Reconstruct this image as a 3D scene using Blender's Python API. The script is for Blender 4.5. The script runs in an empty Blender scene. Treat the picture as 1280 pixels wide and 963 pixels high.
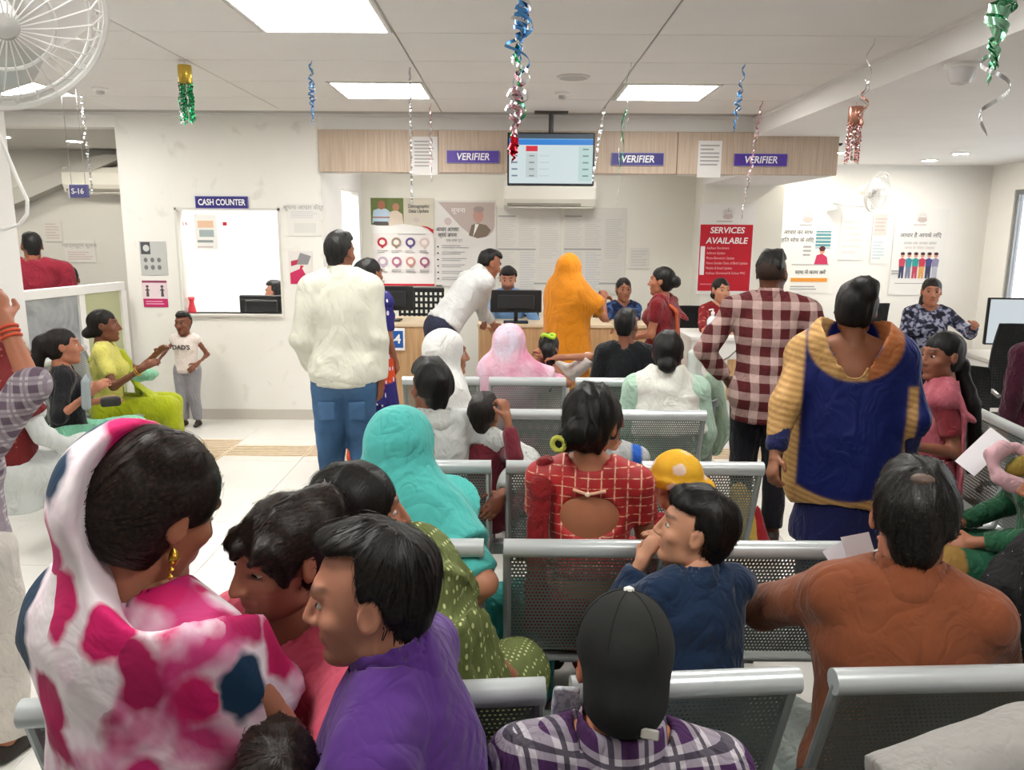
import bpy, math, random
import numpy as np
from mathutils import Vector, Matrix

SC = bpy.context.scene
COL = SC.collection
rnd = random.Random(7)

# ------------------------------------------------------------------ camera, world, exposure
FPX, PITCH, ROLL, CAMH = 980.0, math.radians(11.06), math.radians(0.4), 1.63
_f = Vector((0, math.cos(PITCH), -math.sin(PITCH)))
_u = Vector((0, math.sin(PITCH), math.cos(PITCH)))
_r = Vector((1, 0, 0))
_rc = _r * math.cos(ROLL) + _u * math.sin(ROLL)
_uc = _u * math.cos(ROLL) - _r * math.sin(ROLL)
cam = bpy.data.cameras.new('camera')
cam.sensor_width = 36.0
cam.lens = 36.0 * FPX / 1280.0
cam.clip_start = 0.05
camo = bpy.data.objects.new('camera', cam)
COL.objects.link(camo)
camo.matrix_world = Matrix(((_rc.x, _uc.x, -_f.x, 0), (_rc.y, _uc.y, -_f.y, 0), (_rc.z, _uc.z, -_f.z, CAMH), (0, 0, 0, 1)))
SC.camera = camo

world = bpy.data.worlds.new('daylight')
SC.world = world
world.use_nodes = True
world.node_tree.nodes['Background'].inputs[0].default_value = (0.92, 0.96, 1.0, 1)
world.node_tree.nodes['Background'].inputs[1].default_value = 2.2
SC.view_settings.view_transform = 'Standard'
SC.view_settings.look = 'None'
SC.view_settings.gamma = 1.0
SC.view_settings.use_curve_mapping = False
SC.view_settings.exposure = 0.92
PANEL_LIGHT = 15.0


def at(u, v, zc):
    """point of the place seen at a photo pixel, at a given distance along the view axis"""
    x, y = u - 640.0, v - 481.5
    xx = x * math.cos(ROLL) + y * math.sin(ROLL)
    yy = -x * math.sin(ROLL) + y * math.cos(ROLL)
    p = _f * zc + _r * (xx / FPX * zc) - _u * (yy / FPX * zc)
    return np.array((p.x, p.y, p.z + CAMH))


def atY(u, v, Y):
    a = at(u, v, 1.0) - np.array((0, 0, CAMH))
    return np.array((0, 0, CAMH)) + a * (Y / a[1])


def atZ(u, v, Z):
    a = at(u, v, 1.0) - np.array((0, 0, CAMH))
    return np.array((0, 0, CAMH)) + a * ((Z - CAMH) / a[2])


# ------------------------------------------------------------------ materials
def hexc(h):
    if not isinstance(h, str):
        return tuple(h)[:3]
    h = h.lstrip('#')
    o = []
    for i in (0, 2, 4):
        c = int(h[i:i + 2], 16) / 255.0
        o.append(c / 12.92 if c <= 0.04045 else ((c + 0.055) / 1.055) ** 2.4)
    return tuple(o)


class NT:
    def __init__(s, name, rough=0.6, metal=0.0, spec=0.4):
        s.m = bpy.data.materials.new(name)
        s.m.use_nodes = True
        s.t = s.m.node_tree
        s.b = s.t.nodes['Principled BSDF']
        s.b.inputs['Roughness'].default_value = rough
        s.b.inputs['Metallic'].default_value = metal
        s.b.inputs['Specular IOR Level'].default_value = spec
        s._co = None

    def n(s, typ, **kw):
        nd = s.t.nodes.new('ShaderNode' + typ)
        for k, v in kw.items():
            setattr(nd, k, v)
        return nd

    def l(s, a, b):
        s.t.links.new(a, b)

    def co(s):
        if s._co is None:
            s._co = s.n('TexCoord').outputs['Object']
        return s._co

    def mapped(s, scale=(1, 1, 1), rot=(0, 0, 0), loc=(0, 0, 0)):
        mp = s.n('Mapping')
        mp.inputs['Scale'].default_value = scale
        mp.inputs['Rotation'].default_value = rot
        mp.inputs['Location'].default_value = loc
        s.l(s.co(), mp.inputs['Vector'])
        return mp.outputs[0]

    def noise(s, scale, detail=3, vec=None, dist=0.0):
        nd = s.n('TexNoise')
        nd.inputs['Scale'].default_value = scale
        nd.inputs['Detail'].default_value = detail
        nd.inputs['Distortion'].default_value = dist
        s.l(vec if vec is not None else s.co(), nd.inputs['Vector'])
        return nd.outputs['Fac']

    def voro(s, scale, vec=None, feature='F1', rand=1.0):
        nd = s.n('TexVoronoi', feature=feature)
        nd.inputs['Scale'].default_value = scale
        nd.inputs['Randomness'].default_value = rand
        s.l(vec if vec is not None else s.co(), nd.inputs['Vector'])
        return nd

    def math(s, op, a, b=0.0, c=0.0):
        nd = s.n('Math', operation=op)
        for i, x in enumerate((a, b, c)):
            if isinstance(x, (int, float)):
                nd.inputs[i].default_value = x
            else:
                s.l(x, nd.inputs[i])
        return nd.outputs[0]

    def ramp(s, fac, stops, interp='LINEAR'):
        nd = s.n('ValToRGB')
        nd.color_ramp.interpolation = interp
        el = nd.color_ramp.elements
        while len(el) < len(stops):
            el.new(0.5)
        for e, (p, c) in zip(el, stops):
            e.position = p
            e.color = (*hexc(c), 1) if not isinstance(c, (int, float)) else (c, c, c, 1)
        s.l(fac, nd.inputs[0])
        return nd.outputs[0]

    def mix(s, fac, a, b, blend='MIX'):
        nd = s.n('Mix', data_type='RGBA', blend_type=blend)
        for i, x in ((0, fac), (6, a), (7, b)):
            if isinstance(x, (int, float)):
                nd.inputs[i].default_value = x
            elif isinstance(x, (tuple, str)):
                nd.inputs[i].default_value = (*hexc(x), 1)
            else:
                s.l(x, nd.inputs[i])
        return nd.outputs[2]

    def crease(s, scale=12, strength=0.5):
        n1 = s.noise(scale * .55, 3, s.mapped((1, 1, .55), (.35, .2, 0)), 1.4)
        r1 = s.math('ABSOLUTE', s.math('SUBTRACT', n1, 0.5))
        r2 = s.math('ABSOLUTE', s.math('SUBTRACT', s.noise(scale * 1.6, 2, s.mapped((1, 1, .7), (-.5, .3, 0)), 1.0), 0.5))
        return s.bump(s.math('ADD', r1, s.math('MULTIPLY', r2, 0.35)), min(1.0, strength * 1.6), 0.05)

    def base(s, c):
        if isinstance(c, (tuple, str, list)):
            s.b.inputs['Base Color'].default_value = (*hexc(c), 1)
        else:
            s.l(c, s.b.inputs['Base Color'])
        return s

    def bump(s, h, strength=0.3, dist=0.01):
        nd = s.n('Bump')
        nd.inputs['Strength'].default_value = strength
        nd.inputs['Distance'].default_value = dist
        s.l(h, nd.inputs['Height'])
        s.l(nd.outputs[0], s.b.inputs['Normal'])
        return s


_mc = {}


def plain(color, rough=0.6, metal=0.0, name=None, spec=0.4):
    key = (color, rough, metal, spec)
    if key not in _mc:
        _mc[key] = NT(name or 'paint', rough, metal, spec).base(color).m
    return _mc[key]


def emit(color, strength, name='glow', base=0.8):
    t = NT(name, 0.5)
    t.base((base, base, base))
    t.b.inputs['Emission Color'].default_value = (*hexc(color), 1)
    t.b.inputs['Emission Strength'].default_value = strength
    return t.m


def cloth(color, var=0.12, bump=0.35, scale=14, rough=0.8, name='cloth'):
    """plain woven cloth, faint colour variation, soft creases"""
    t = NT(name, rough, 0, 0.2)
    c = hexc(color)
    dk = tuple(x * (1 - var) for x in c)
    lt = tuple(min(1, x * (1 + var)) for x in c)
    t.base(t.ramp(t.noise(6, 4), [(0.3, dk), (0.7, lt)]))
    t.crease(scale, bump)
    t.b.inputs['Sheen Weight'].default_value = 0.15
    return t.m


def attr_cloth(name='printed_cloth', rough=0.75, bump=0.35, scale=14):
    """cloth whose dyed regions come from the 'dye' attribute of the garment"""
    t = NT(name, rough, 0, 0.2)
    a = t.n('Attribute', attribute_name='dye')
    t.base(t.mix(t.noise(7, 3), a.outputs['Color'], t.mix(0.82, (0, 0, 0), a.outputs['Color'])))
    t.crease(scale, bump)
    return t.m


def plaid(base, band, line, sx=9.0, sz=9.0, bw=0.5, lw=0.12, name='plaid_cloth'):
    t = NT(name, 0.85, 0, 0.2)
    sep = t.n('SeparateXYZ')
    nz = t.n('VectorMath', operation='ADD')
    mp = t.mapped()
    t.l(mp, nz.inputs[0])
    t.l(nz.outputs[0], sep.inputs[0])
    def stripe(o, sc, w, ph):
        fr = t.math('FRACT', t.math('ADD', t.math('MULTIPLY', o, sc), ph))
        d = t.math('ABSOLUTE', t.math('SUBTRACT', fr, 0.5))
        return t.math('LESS_THAN', d, w / 2)
    xx = t.math('ADD', sep.outputs['X'], t.math('MULTIPLY', sep.outputs['Y'], 0.45))
    a, b = stripe(xx, sx, bw, 0.0), stripe(sep.outputs['Z'], sz, bw, 0.2)
    half = t.math('MULTIPLY', t.math('ADD', a, b), 0.5)
    c = t.mix(half, base, band)
    la, lb = stripe(xx, sx, lw, 0.5), stripe(sep.outputs['Z'], sz, lw, 0.7)
    c = t.mix(t.math('MULTIPLY', t.math('MAXIMUM', la, lb), 0.85), c, line)
    t.base(c)
    t.crease(12, .4)
    return t.m


def dotted(base, dot, scale=60, size=0.3, rand=0.0, name='dotted_cloth', stretch=(1, 1, 1)):
    t = NT(name, 0.75, 0, 0.25)
    v = t.voro(scale, t.mapped(stretch), rand=rand)
    k = t.math('LESS_THAN', v.outputs['Distance'], size)
    c0 = base if not isinstance(base, str) else t.ramp(t.noise(6, 3), [(0.3, tuple(x * .85 for x in hexc(base))), (0.7, base)])
    t.base(t.mix(k, c0, dot))
    t.crease(12, .4)
    return t.m


def blotch(stops, scale=7, name='printed_cloth', dist=0.6, det=2):
    t = NT(name, 0.8, 0, 0.2)
    t.base(t.ramp(t.noise(scale, det, dist=dist), stops))
    t.crease(12, .4)
    return t.m


def skin_material():
    t = NT('skin', 0.5, 0, 0.35)
    a = t.n('Attribute', attribute_name='dye')
    c = t.mix(t.math('MULTIPLY', t.noise(30, 4), 0.25), a.outputs['Color'], t.mix(0.6, a.outputs['Color'], '#7a3f2a'))
    t.base(c)
    t.b.inputs['Subsurface Weight'].default_value = 0.06
    t.b.inputs['Subsurface Radius'].default_value = (0.012, 0.005, 0.003)
    t.bump(t.noise(220, 2), 0.12, 0.002)
    return t.m


def hair_material(col='#060505', lite='#171311'):
    t = NT('hair', 0.5, 0, 0.28)
    n1 = t.noise(1.0, 4, t.mapped((150, 150, 14)), 0.3)
    t.base(t.ramp(n1, [(0.35, col), (0.75, lite)]))
    t.bump(n1, 0.5, 0.004)
    return t.m


SKIN = skin_material()
HAIR = hair_material()
HAIR_GREY = hair_material('#0b0a0a', '#2c2a28')
HAIR_BROWN = hair_material('#0b0806', '#241a15')
_lk = NT('hair_locks', .45, 0, .3)
_lk.base(_lk.ramp(_lk.noise(160, 2), [(.35, '#070505'), (.6, '#1a1411'), (.8, '#2b221d')]))
LOCKS = _lk.m
_lk = NT('brown_hair_locks', .45, 0, .3)
_lk.base(_lk.ramp(_lk.noise(160, 2), [(.35, '#0d0907'), (.6, '#2a1d16'), (.8, '#4a362b')]))
LOCKS_BROWN = _lk.m
_lk = NT('greying_hair_locks', .45, 0, .3)
_lk.base(_lk.ramp(_lk.noise(160, 2), [(.35, '#0a0909'), (.65, '#26231f'), (.85, '#77726c')]))
LOCKS_GREY = _lk.m
EYEW = plain('#b9afa5', 0.3, name='eye_white')
EYED = plain('#120a07', 0.2, name='iris')

# ------------------------------------------------------------------ object helpers
def empty(name, loc=(0, 0, 0), rz=0.0):
    o = bpy.data.objects.new(name, None)
    COL.objects.link(o)
    o.location = loc
    o.rotation_euler = (0, 0, rz)
    o.empty_display_size = 0.05
    return o


def tag(o, label=None, cat=None, group=None, kind=None):
    for k, v in (('label', label), ('category', cat), ('group', group), ('kind', kind)):
        if v:
            o[k] = v
    return o


def link(name, me, mats, parent=None):
    o = bpy.data.objects.new(name, me)
    COL.objects.link(o)
    if not isinstance(mats, (list, tuple)):
        mats = [mats]
    if not me.materials:
        for m in mats:
            me.materials.append(m)
    if parent is not None:
        o.parent = parent
    return o


class MB:
    """collects boxes, tubes, lathes into one mesh"""
    def __init__(s):
        s.v, s.f = [], []

    def add(s, vs, fs):
        b = len(s.v)
        s.v += [tuple(map(float, p)) for p in vs]
        s.f += [tuple(i + b for i in f) for f in fs]
        return s

    def box(s, x0, x1, y0, y1, z0, z1, bev=0.0):
        if bev <= 0:
            vs = [(x, y, z) for x in (x0, x1) for y in (y0, y1) for z in (z0, z1)]
            return s.add(vs, [(0, 1, 3, 2), (4, 6, 7, 5), (0, 4, 5, 1), (2, 3, 7, 6), (0, 2, 6, 4), (1, 5, 7, 3)])
        b = min(bev, (x1 - x0) * .49, (y1 - y0) * .49, (z1 - z0) * .49)
        vs, idx = [], {}
        X, Y, Z = (x0, x1), (y0, y1), (z0, z1)
        for i in (0, 1):
            for j in (0, 1):
                for k in (0, 1):
                    sx, sy, sz = (1, -1)[i], (1, -1)[j], (1, -1)[k]
                    idx[i, j, k] = len(vs)
                    vs += [(X[i], Y[j] + sy * b, Z[k] + sz * b), (X[i] + sx * b, Y[j], Z[k] + sz * b), (X[i] + sx * b, Y[j] + sy * b, Z[k])]
        fs = []
        g = lambda i, j, k, a: idx[i, j, k] + a
        for i in (0, 1):
            q = [g(i, 0, 0, 0), g(i, 0, 1, 0), g(i, 1, 1, 0), g(i, 1, 0, 0)]
            fs.append(q if i == 0 else q[::-1])
            q = [g(0, i, 0, 1), g(1, i, 0, 1), g(1, i, 1, 1), g(0, i, 1, 1)]
            fs.append(q if i == 0 else q[::-1])
            q = [g(0, 0, i, 2), g(0, 1, i, 2), g(1, 1, i, 2), g(1, 0, i, 2)]
            fs.append(q if i == 0 else q[::-1])
        for i in (0, 1):
            for j in (0, 1):
                fs.append([g(i, j, 0, 0), g(i, j, 1, 0), g(i, j, 1, 1), g(i, j, 0, 1)])
                fs.append([g(i, 0, j, 0), g(i, 1, j, 0), g(i, 1, j, 2), g(i, 0, j, 2)])
                fs.append([g(0, i, j, 1), g(1, i, j, 1), g(1, i, j, 2), g(0, i, j, 2)])
                for k in (0, 1):
                    fs.append([g(i, j, k, 0), g(i, j, k, 1), g(i, j, k, 2)])
        return s.add(vs, fs)

    def tube(s, pts, r, n=8, cap=True):
        pts = [Vector(p) for p in pts]
        rs = r if isinstance(r, (list, tuple)) else [r] * len(pts)
        vs, fs = [], []
        prev = None
        for i, p in enumerate(pts):
            d = (pts[min(i + 1, len(pts) - 1)] - pts[max(i - 1, 0)]).normalized()
            if prev is None:
                a = Vector((0, 0, 1)) if abs(d.z) < 0.9 else Vector((1, 0, 0))
                sd = d.cross(a).normalized()
            else:
                sd = (prev - d * prev.dot(d)).normalized()
            prev = sd
            t = d.cross(sd)
            for k in range(n):
                a = 2 * math.pi * k / n
                vs.append(p + (sd * math.cos(a) + t * math.sin(a)) * rs[i])
        for i in range(len(pts) - 1):
            for k in range(n):
                fs.append((i * n + k, i * n + (k + 1) % n, (i + 1) * n + (k + 1) % n, (i + 1) * n + k))
        if cap:
            fs.append(tuple(range(n))[::-1])
            fs.append(tuple((len(pts) - 1) * n + k for k in range(n)))
        return s.add(vs, fs)

    def lathe(s, prof, c=(0, 0, 0), n=20, axis='z'):
        vs, fs = [], []
        for r, h in prof:
            for k in range(n):
                a = 2 * math.pi * k / n
                x, y = r * math.cos(a), r * math.sin(a)
                p = {'z': (x, y, h), 'y': (x, h, y), 'x': (h, x, y)}[axis]
                vs.append((c[0] + p[0], c[1] + p[1], c[2] + p[2]))
        m = len(prof)
        for i in range(m - 1):
            for k in range(n):
                fs.append((i * n + k, i * n + (k + 1) % n, (i + 1) * n + (k + 1) % n, (i + 1) * n + k))
        fs.append(tuple(range(n))[::-1])
        fs.append(tuple((m - 1) * n + k for k in range(n)))
        return s.add(vs, fs)

    def prism(s, poly, y0, y1):
        """outline in x,z extruded from y0 to y1"""
        n = len(poly)
        vs = [(x, y0, z) for x, z in poly] + [(x, y1, z) for x, z in poly]
        fs = [tuple(range(n)), tuple(range(2 * n - 1, n - 1, -1))]
        fs += [(i, i + n, (i + 1) % n + n, (i + 1) % n) for i in range(n)]
        return s.add(vs, fs)

    def mesh(s, name='m', smooth=False):
        me = bpy.data.meshes.new(name)
        me.from_pydata(s.v, [], s.f)
        me.update()
        import bmesh
        bm = bmesh.new()
        bm.from_mesh(me)
        bmesh.ops.recalc_face_normals(bm, faces=bm.faces)
        bm.to_mesh(me)
        bm.free()
        if smooth:
            me.polygons.foreach_set('use_smooth', [True] * len(me.polygons))
            try:
                me.set_sharp_from_angle(angle=math.radians(40))
            except Exception:
                pass
        return me

    def build(s, name, mat, parent=None, smooth=False):
        return link(name, s.mesh(name, smooth), mat, parent)


def text_mesh(txt, size, bold=0.0, depth=0.0008, italic=0.0, align='CENTER', sx=1.0):
    cu = bpy.data.curves.new('lettering', 'FONT')
    cu.body = txt
    cu.size = size
    cu.align_x = align
    cu.align_y = 'CENTER'
    cu.extrude = depth
    cu.offset = bold
    cu.shear = italic
    cu.resolution_u = 3
    o = bpy.data.objects.new('lettering', cu)
    COL.objects.link(o)
    me = bpy.data.meshes.new_from_object(o.evaluated_get(bpy.context.evaluated_depsgraph_get()))
    bpy.data.objects.remove(o)
    bpy.data.curves.remove(cu)
    M = Matrix(((sx, 0, 0, 0), (0, 0, -1, 0), (0, 1, 0, 0), (0, 0, 0, 1)))   # upright, facing -Y
    me.transform(M)
    return me


def lettering(txt, size, mat, loc, parent, bold=0.0, italic=0.0, align='CENTER', rz=0.0, sx=1.0, name='lettering'):
    me = text_mesh(txt, size, bold, 0.0008, italic, align, sx)
    o = link(name, me, mat, parent)
    o.location = loc
    o.rotation_euler = (0, 0, rz)
    return o


# ------------------------------------------------------------------ implicit surfaces (blended bodies and cloth)
def _v(p):
    return np.asarray(p, dtype=np.float64)


def cone(a, b, ra, rb=None, sq=None, cut=False, cuta=False):
    a, b = _v(a), _v(b)
    rb = ra if rb is None else rb
    ba = b - a
    L2 = float(ba @ ba) + 1e-12
    rm = max(ra, rb)
    if sq is not None:
        ax = _v(sq[0]) / np.linalg.norm(sq[0])
        fac = sq[1]
    def f(X, Y, Z):
        px, py, pz = X - a[0], Y - a[1], Z - a[2]
        t0 = (px * ba[0] + py * ba[1] + pz * ba[2]) / L2
        t = np.clip(t0, 0, 1)
        qx, qy, qz = px - t * ba[0], py - t * ba[1], pz - t * ba[2]
        d2 = qx * qx + qy * qy + qz * qz
        if sq is not None:
            c = qx * ax[0] + qy * ax[1] + qz * ax[2]
            d2 = d2 + c * c * (fac * fac - 1)
        d = np.sqrt(d2) - (ra + (rb - ra) * t)
        if cut:
            d = np.maximum(d, (t0 - 1) * math.sqrt(L2))
        if cuta:
            d = np.maximum(d, -t0 * math.sqrt(L2))
        return d
    m = rm * (max(1, 1 / sq[1]) if sq is not None else 1)
    return f, np.minimum(a, b) - m, np.maximum(a, b) + m


def ell(c, r, R=None):
    c, r = _v(c), _v(r)
    def f(X, Y, Z):
        px, py, pz = X - c[0], Y - c[1], Z - c[2]
        if R is not None:
            px, py, pz = (R[0, 0] * px + R[1, 0] * py + R[2, 0] * pz, R[0, 1] * px + R[1, 1] * py + R[2, 1] * pz, R[0, 2] * px + R[1, 2] * py + R[2, 2] * pz)
        k0 = np.sqrt((px / r[0]) ** 2 + (py / r[1]) ** 2 + (pz / r[2]) ** 2)
        k1 = np.sqrt((px / r[0] ** 2) ** 2 + (py / r[1] ** 2) ** 2 + (pz / r[2] ** 2) ** 2) + 1e-9
        return k0 * (k0 - 1) / k1
    m = r.max() if R is not None else r
    return f, c - m, c + m


def rbox(c, h, R=None, rad=0.005):
    c, h = _v(c), _v(h)
    def f(X, Y, Z):
        px, py, pz = X - c[0], Y - c[1], Z - c[2]
        if R is not None:
            px, py, pz = (R[0, 0] * px + R[1, 0] * py + R[2, 0] * pz, R[0, 1] * px + R[1, 1] * py + R[2, 1] * pz, R[0, 2] * px + R[1, 2] * py + R[2, 2] * pz)
        qx, qy, qz = np.abs(px) - h[0] + rad, np.abs(py) - h[1] + rad, np.abs(pz) - h[2] + rad
        o = np.sqrt(np.maximum(qx, 0) ** 2 + np.maximum(qy, 0) ** 2 + np.maximum(qz, 0) ** 2)
        return o + np.minimum(np.maximum(qx, np.maximum(qy, qz)), 0) - rad
    m = np.linalg.norm(h) if R is not None else h
    return f, c - m, c + m


def plane(p, n):
    p, n = _v(p), _v(n) / np.linalg.norm(n)
    return (lambda X, Y, Z: (X - p[0]) * n[0] + (Y - p[1]) * n[1] + (Z - p[2]) * n[2]), None, None


def _smin(a, b, k):
    if k <= 0:
        return np.minimum(a, b)
    h = np.maximum(k - np.abs(a - b), 0) / k
    return np.minimum(a, b) - h * h * k * 0.25


def surf(shape, res):
    """surface nets over the blended shape; returns vertices, quads"""
    lo = np.min([p[1] for op, p, k in shape if op == 'u'], axis=0) - 2.5 * res
    hi = np.max([p[2] for op, p, k in shape if op == 'u'], axis=0) + 2.5 * res
    ax = [np.arange(lo[i], hi[i] + res, res) for i in range(3)]
    F = np.full([len(a) for a in ax], 0.5, np.float32)
    for op, (f, l, h), k in shape:
        sl = []
        for i in range(3):
            if l is None:
                sl.append(slice(0, len(ax[i])))
            else:
                m = k + 2.5 * res
                sl.append(slice(max(0, np.searchsorted(ax[i], l[i] - m)), min(len(ax[i]), np.searchsorted(ax[i], h[i] + m))))
        sl = tuple(sl)
        sub = F[sl]
        if sub.size == 0:
            continue
        d = f(ax[0][sl[0]][:, None, None], ax[1][sl[1]][None, :, None], ax[2][sl[2]][None, None, :])
        if op == 'u':
            F[sl] = _smin(sub, d, k)
        elif op == 's':
            F[sl] = -_smin(-sub, d, k)
        else:
            F[sl] = -_smin(-sub, -d, k)
    I = F < 0
    c = np.zeros([n - 1 for n in F.shape], np.int8)
    offs = [(i, j, k) for i in (0, 1) for j in (0, 1) for k in (0, 1)]
    nx, ny, nz = c.shape
    for i, j, k in offs:
        c += I[i:i + nx, j:j + ny, k:k + nz]
    act = (c > 0) & (c < 8)
    ci = np.argwhere(act)
    if len(ci) == 0:
        return np.zeros((0, 3)), np.zeros((0, 4), int)
    idm = np.full(c.shape, -1, np.int64)
    idm[act] = np.arange(len(ci))
    vals = np.stack([F[ci[:, 0] + i, ci[:, 1] + j, ci[:, 2] + k] for i, j, k in offs], 1)
    acc = np.zeros((len(ci), 3))
    cnt = np.zeros(len(ci))
    for p in range(8):
        for q in range(p + 1, 8):
            dd = [offs[q][a] - offs[p][a] for a in range(3)]
            if sum(abs(x) for x in dd) != 1:
                continue
            va, vb = vals[:, p], vals[:, q]
            m = (va < 0) != (vb < 0)
            t = np.where(m, va / np.where(m, va - vb, 1), 0)
            for a in range(3):
                acc[:, a] += np.where(m, offs[p][a] + t * dd[a], 0)
            cnt += m
    V = (ci + acc / cnt[:, None]) * res + np.array([a[0] for a in ax])
    Q = []
    for a in range(3):
        b, cc = (a + 1) % 3, (a + 2) % 3
        s0 = [slice(None)] * 3
        s1 = [slice(None)] * 3
        s0[a], s1[a] = slice(0, -1), slice(1, None)
        A, B = I[tuple(s0)], I[tuple(s1)]
        e = np.argwhere(A != B)
        if len(e) == 0:
            continue
        e = e[(e[:, b] > 0) & (e[:, cc] > 0) & (e[:, b] < F.shape[b] - 1) & (e[:, cc] < F.shape[cc] - 1)]
        def cell(db, dc):
            x = e.copy()
            x[:, b] -= db
            x[:, cc] -= dc
            return idm[x[:, 0], x[:, 1], x[:, 2]]
        q = np.stack([cell(1, 1), cell(0, 1), cell(0, 0), cell(1, 0)], 1)
        fl = A[e[:, 0], e[:, 1], e[:, 2]]
        q[~fl] = q[~fl][:, ::-1]
        Q.append(q)
    Q = np.concatenate(Q)
    Q = Q[(Q >= 0).all(1)]
    return V, Q


def normals(V, Q):
    n = np.cross(V[Q[:, 2]] - V[Q[:, 0]], V[Q[:, 3]] - V[Q[:, 1]])
    N = np.zeros_like(V)
    for a in range(3):
        for k in range(4):
            N[:, a] += np.bincount(Q[:, k], n[:, a], len(V))
    return N / (np.linalg.norm(N, axis=1)[:, None] + 1e-12)


def relax(V, Q, it=1, w=0.5):
    for _ in range(it):
        S = np.zeros_like(V)
        C = np.zeros(len(V))
        for k in range(4):
            for j in (1, 3):
                o = Q[:, (k + j) % 4]
                for a in range(3):
                    S[:, a] += np.bincount(Q[:, k], V[o, a], len(V))
                C += np.bincount(Q[:, k], minlength=len(V))
        V = V * (1 - w) + w * S / np.maximum(C, 1)[:, None]
    return V


def np_mesh(name, V, Q, dye=None):
    me = bpy.data.meshes.new(name)
    me.vertices.add(len(V))
    me.vertices.foreach_set('co', np.ascontiguousarray(V, np.float32).ravel())
    me.loops.add(Q.size)
    me.loops.foreach_set('vertex_index', np.ascontiguousarray(Q, np.int32).ravel())
    me.polygons.add(len(Q))
    me.polygons.foreach_set('loop_start', np.arange(0, Q.size, 4, dtype=np.int32))
    me.polygons.foreach_set('loop_total', np.full(len(Q), 4, np.int32))
    me.polygons.foreach_set('use_smooth', np.ones(len(Q), bool))
    if dye is not None:
        at_ = me.attributes.new('dye', 'FLOAT_COLOR', 'POINT')
        at_.data.foreach_set('color', np.concatenate([dye, np.ones((len(V), 1))], 1).astype(np.float32).ravel())
    me.update(calc_edges=True)
    return me


def wavy(V, amp, seed=0, freq=16.0, aniso=(1, 1, 1)):
    r = np.random.RandomState(seed)
    P = V * np.array(aniso)
    w = np.zeros(len(V))
    for k in range(5):
        d = r.normal(size=3)
        d /= np.linalg.norm(d)
        e = r.normal(size=3)
        e /= np.linalg.norm(e)
        fk = freq * (.4, .6, .85, 1.1, 1.5)[k]
        x = np.sin(P @ d * fk + 1.3 * np.sin(P @ e * freq * .5 + r.uniform(0, 6)) + r.uniform(0, 6))
        w += ((1 - np.abs(x)) ** 1.6 - .3) * (1.2, 1.1, 1.0, .7, .45)[k]
    return amp * .75 * w


def blob(name, shape, res, mat, parent=None, amp=0.0, seed=0, freq=16.0, aniso=(1, 1, 1), dye=None, disp=None, sm=1):
    V, Q = surf(shape, res)
    if len(V) == 0:
        return None
    if sm:
        V = relax(V, Q, sm)
    if amp or disp is not None:
        N = normals(V, Q)
        d = np.zeros(len(V))
        if amp:
            d += wavy(V, amp, seed, freq, aniso)
        if disp is not None:
            d += disp(V)
        V = V + N * d[:, None]
        V = relax(V, Q, 1, .5)
    return link(name, np_mesh(name, V, Q, None if dye is None else dye(V)), mat, parent)


def U(prims, k=0.02):
    return [('u', p, k) for p in prims]


def S(prims, k=0.005):
    return [('s', p, k) for p in prims]


def I_(prims, k=0.004):
    return [('i', p, k) for p in prims]


def Rx(d):
    c, s = math.cos(math.radians(d)), math.sin(math.radians(d))
    return np.array(((1, 0, 0), (0, c, -s), (0, s, c)))


def Ry(d):
    c, s = math.cos(math.radians(d)), math.sin(math.radians(d))
    return np.array(((c, 0, s), (0, 1, 0), (-s, 0, c)))


def Rz(d):
    c, s = math.cos(math.radians(d)), math.sin(math.radians(d))
    return np.array(((c, -s, 0), (s, c, 0), (0, 0, 1)))


# ------------------------------------------------------------------ people
def _eye_mesh():
    mb = MB()
    prof = [(0.0005, -1)] + [(math.sin(a), -math.cos(a)) for a in np.linspace(0.25, math.pi - 0.25, 9)] + [(0.0005, 1)]
    mb.lathe(prof, n=12, axis='y')
    me = mb.mesh('eye', True)
    me.materials.append(EYEW)
    me.materials.append(EYED)
    for p in me.polygons:
        p.material_index = 1 if p.center.y > 0.5 else 0
    return me


EYE = _eye_mesh()


class Rig:
    pass


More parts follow.
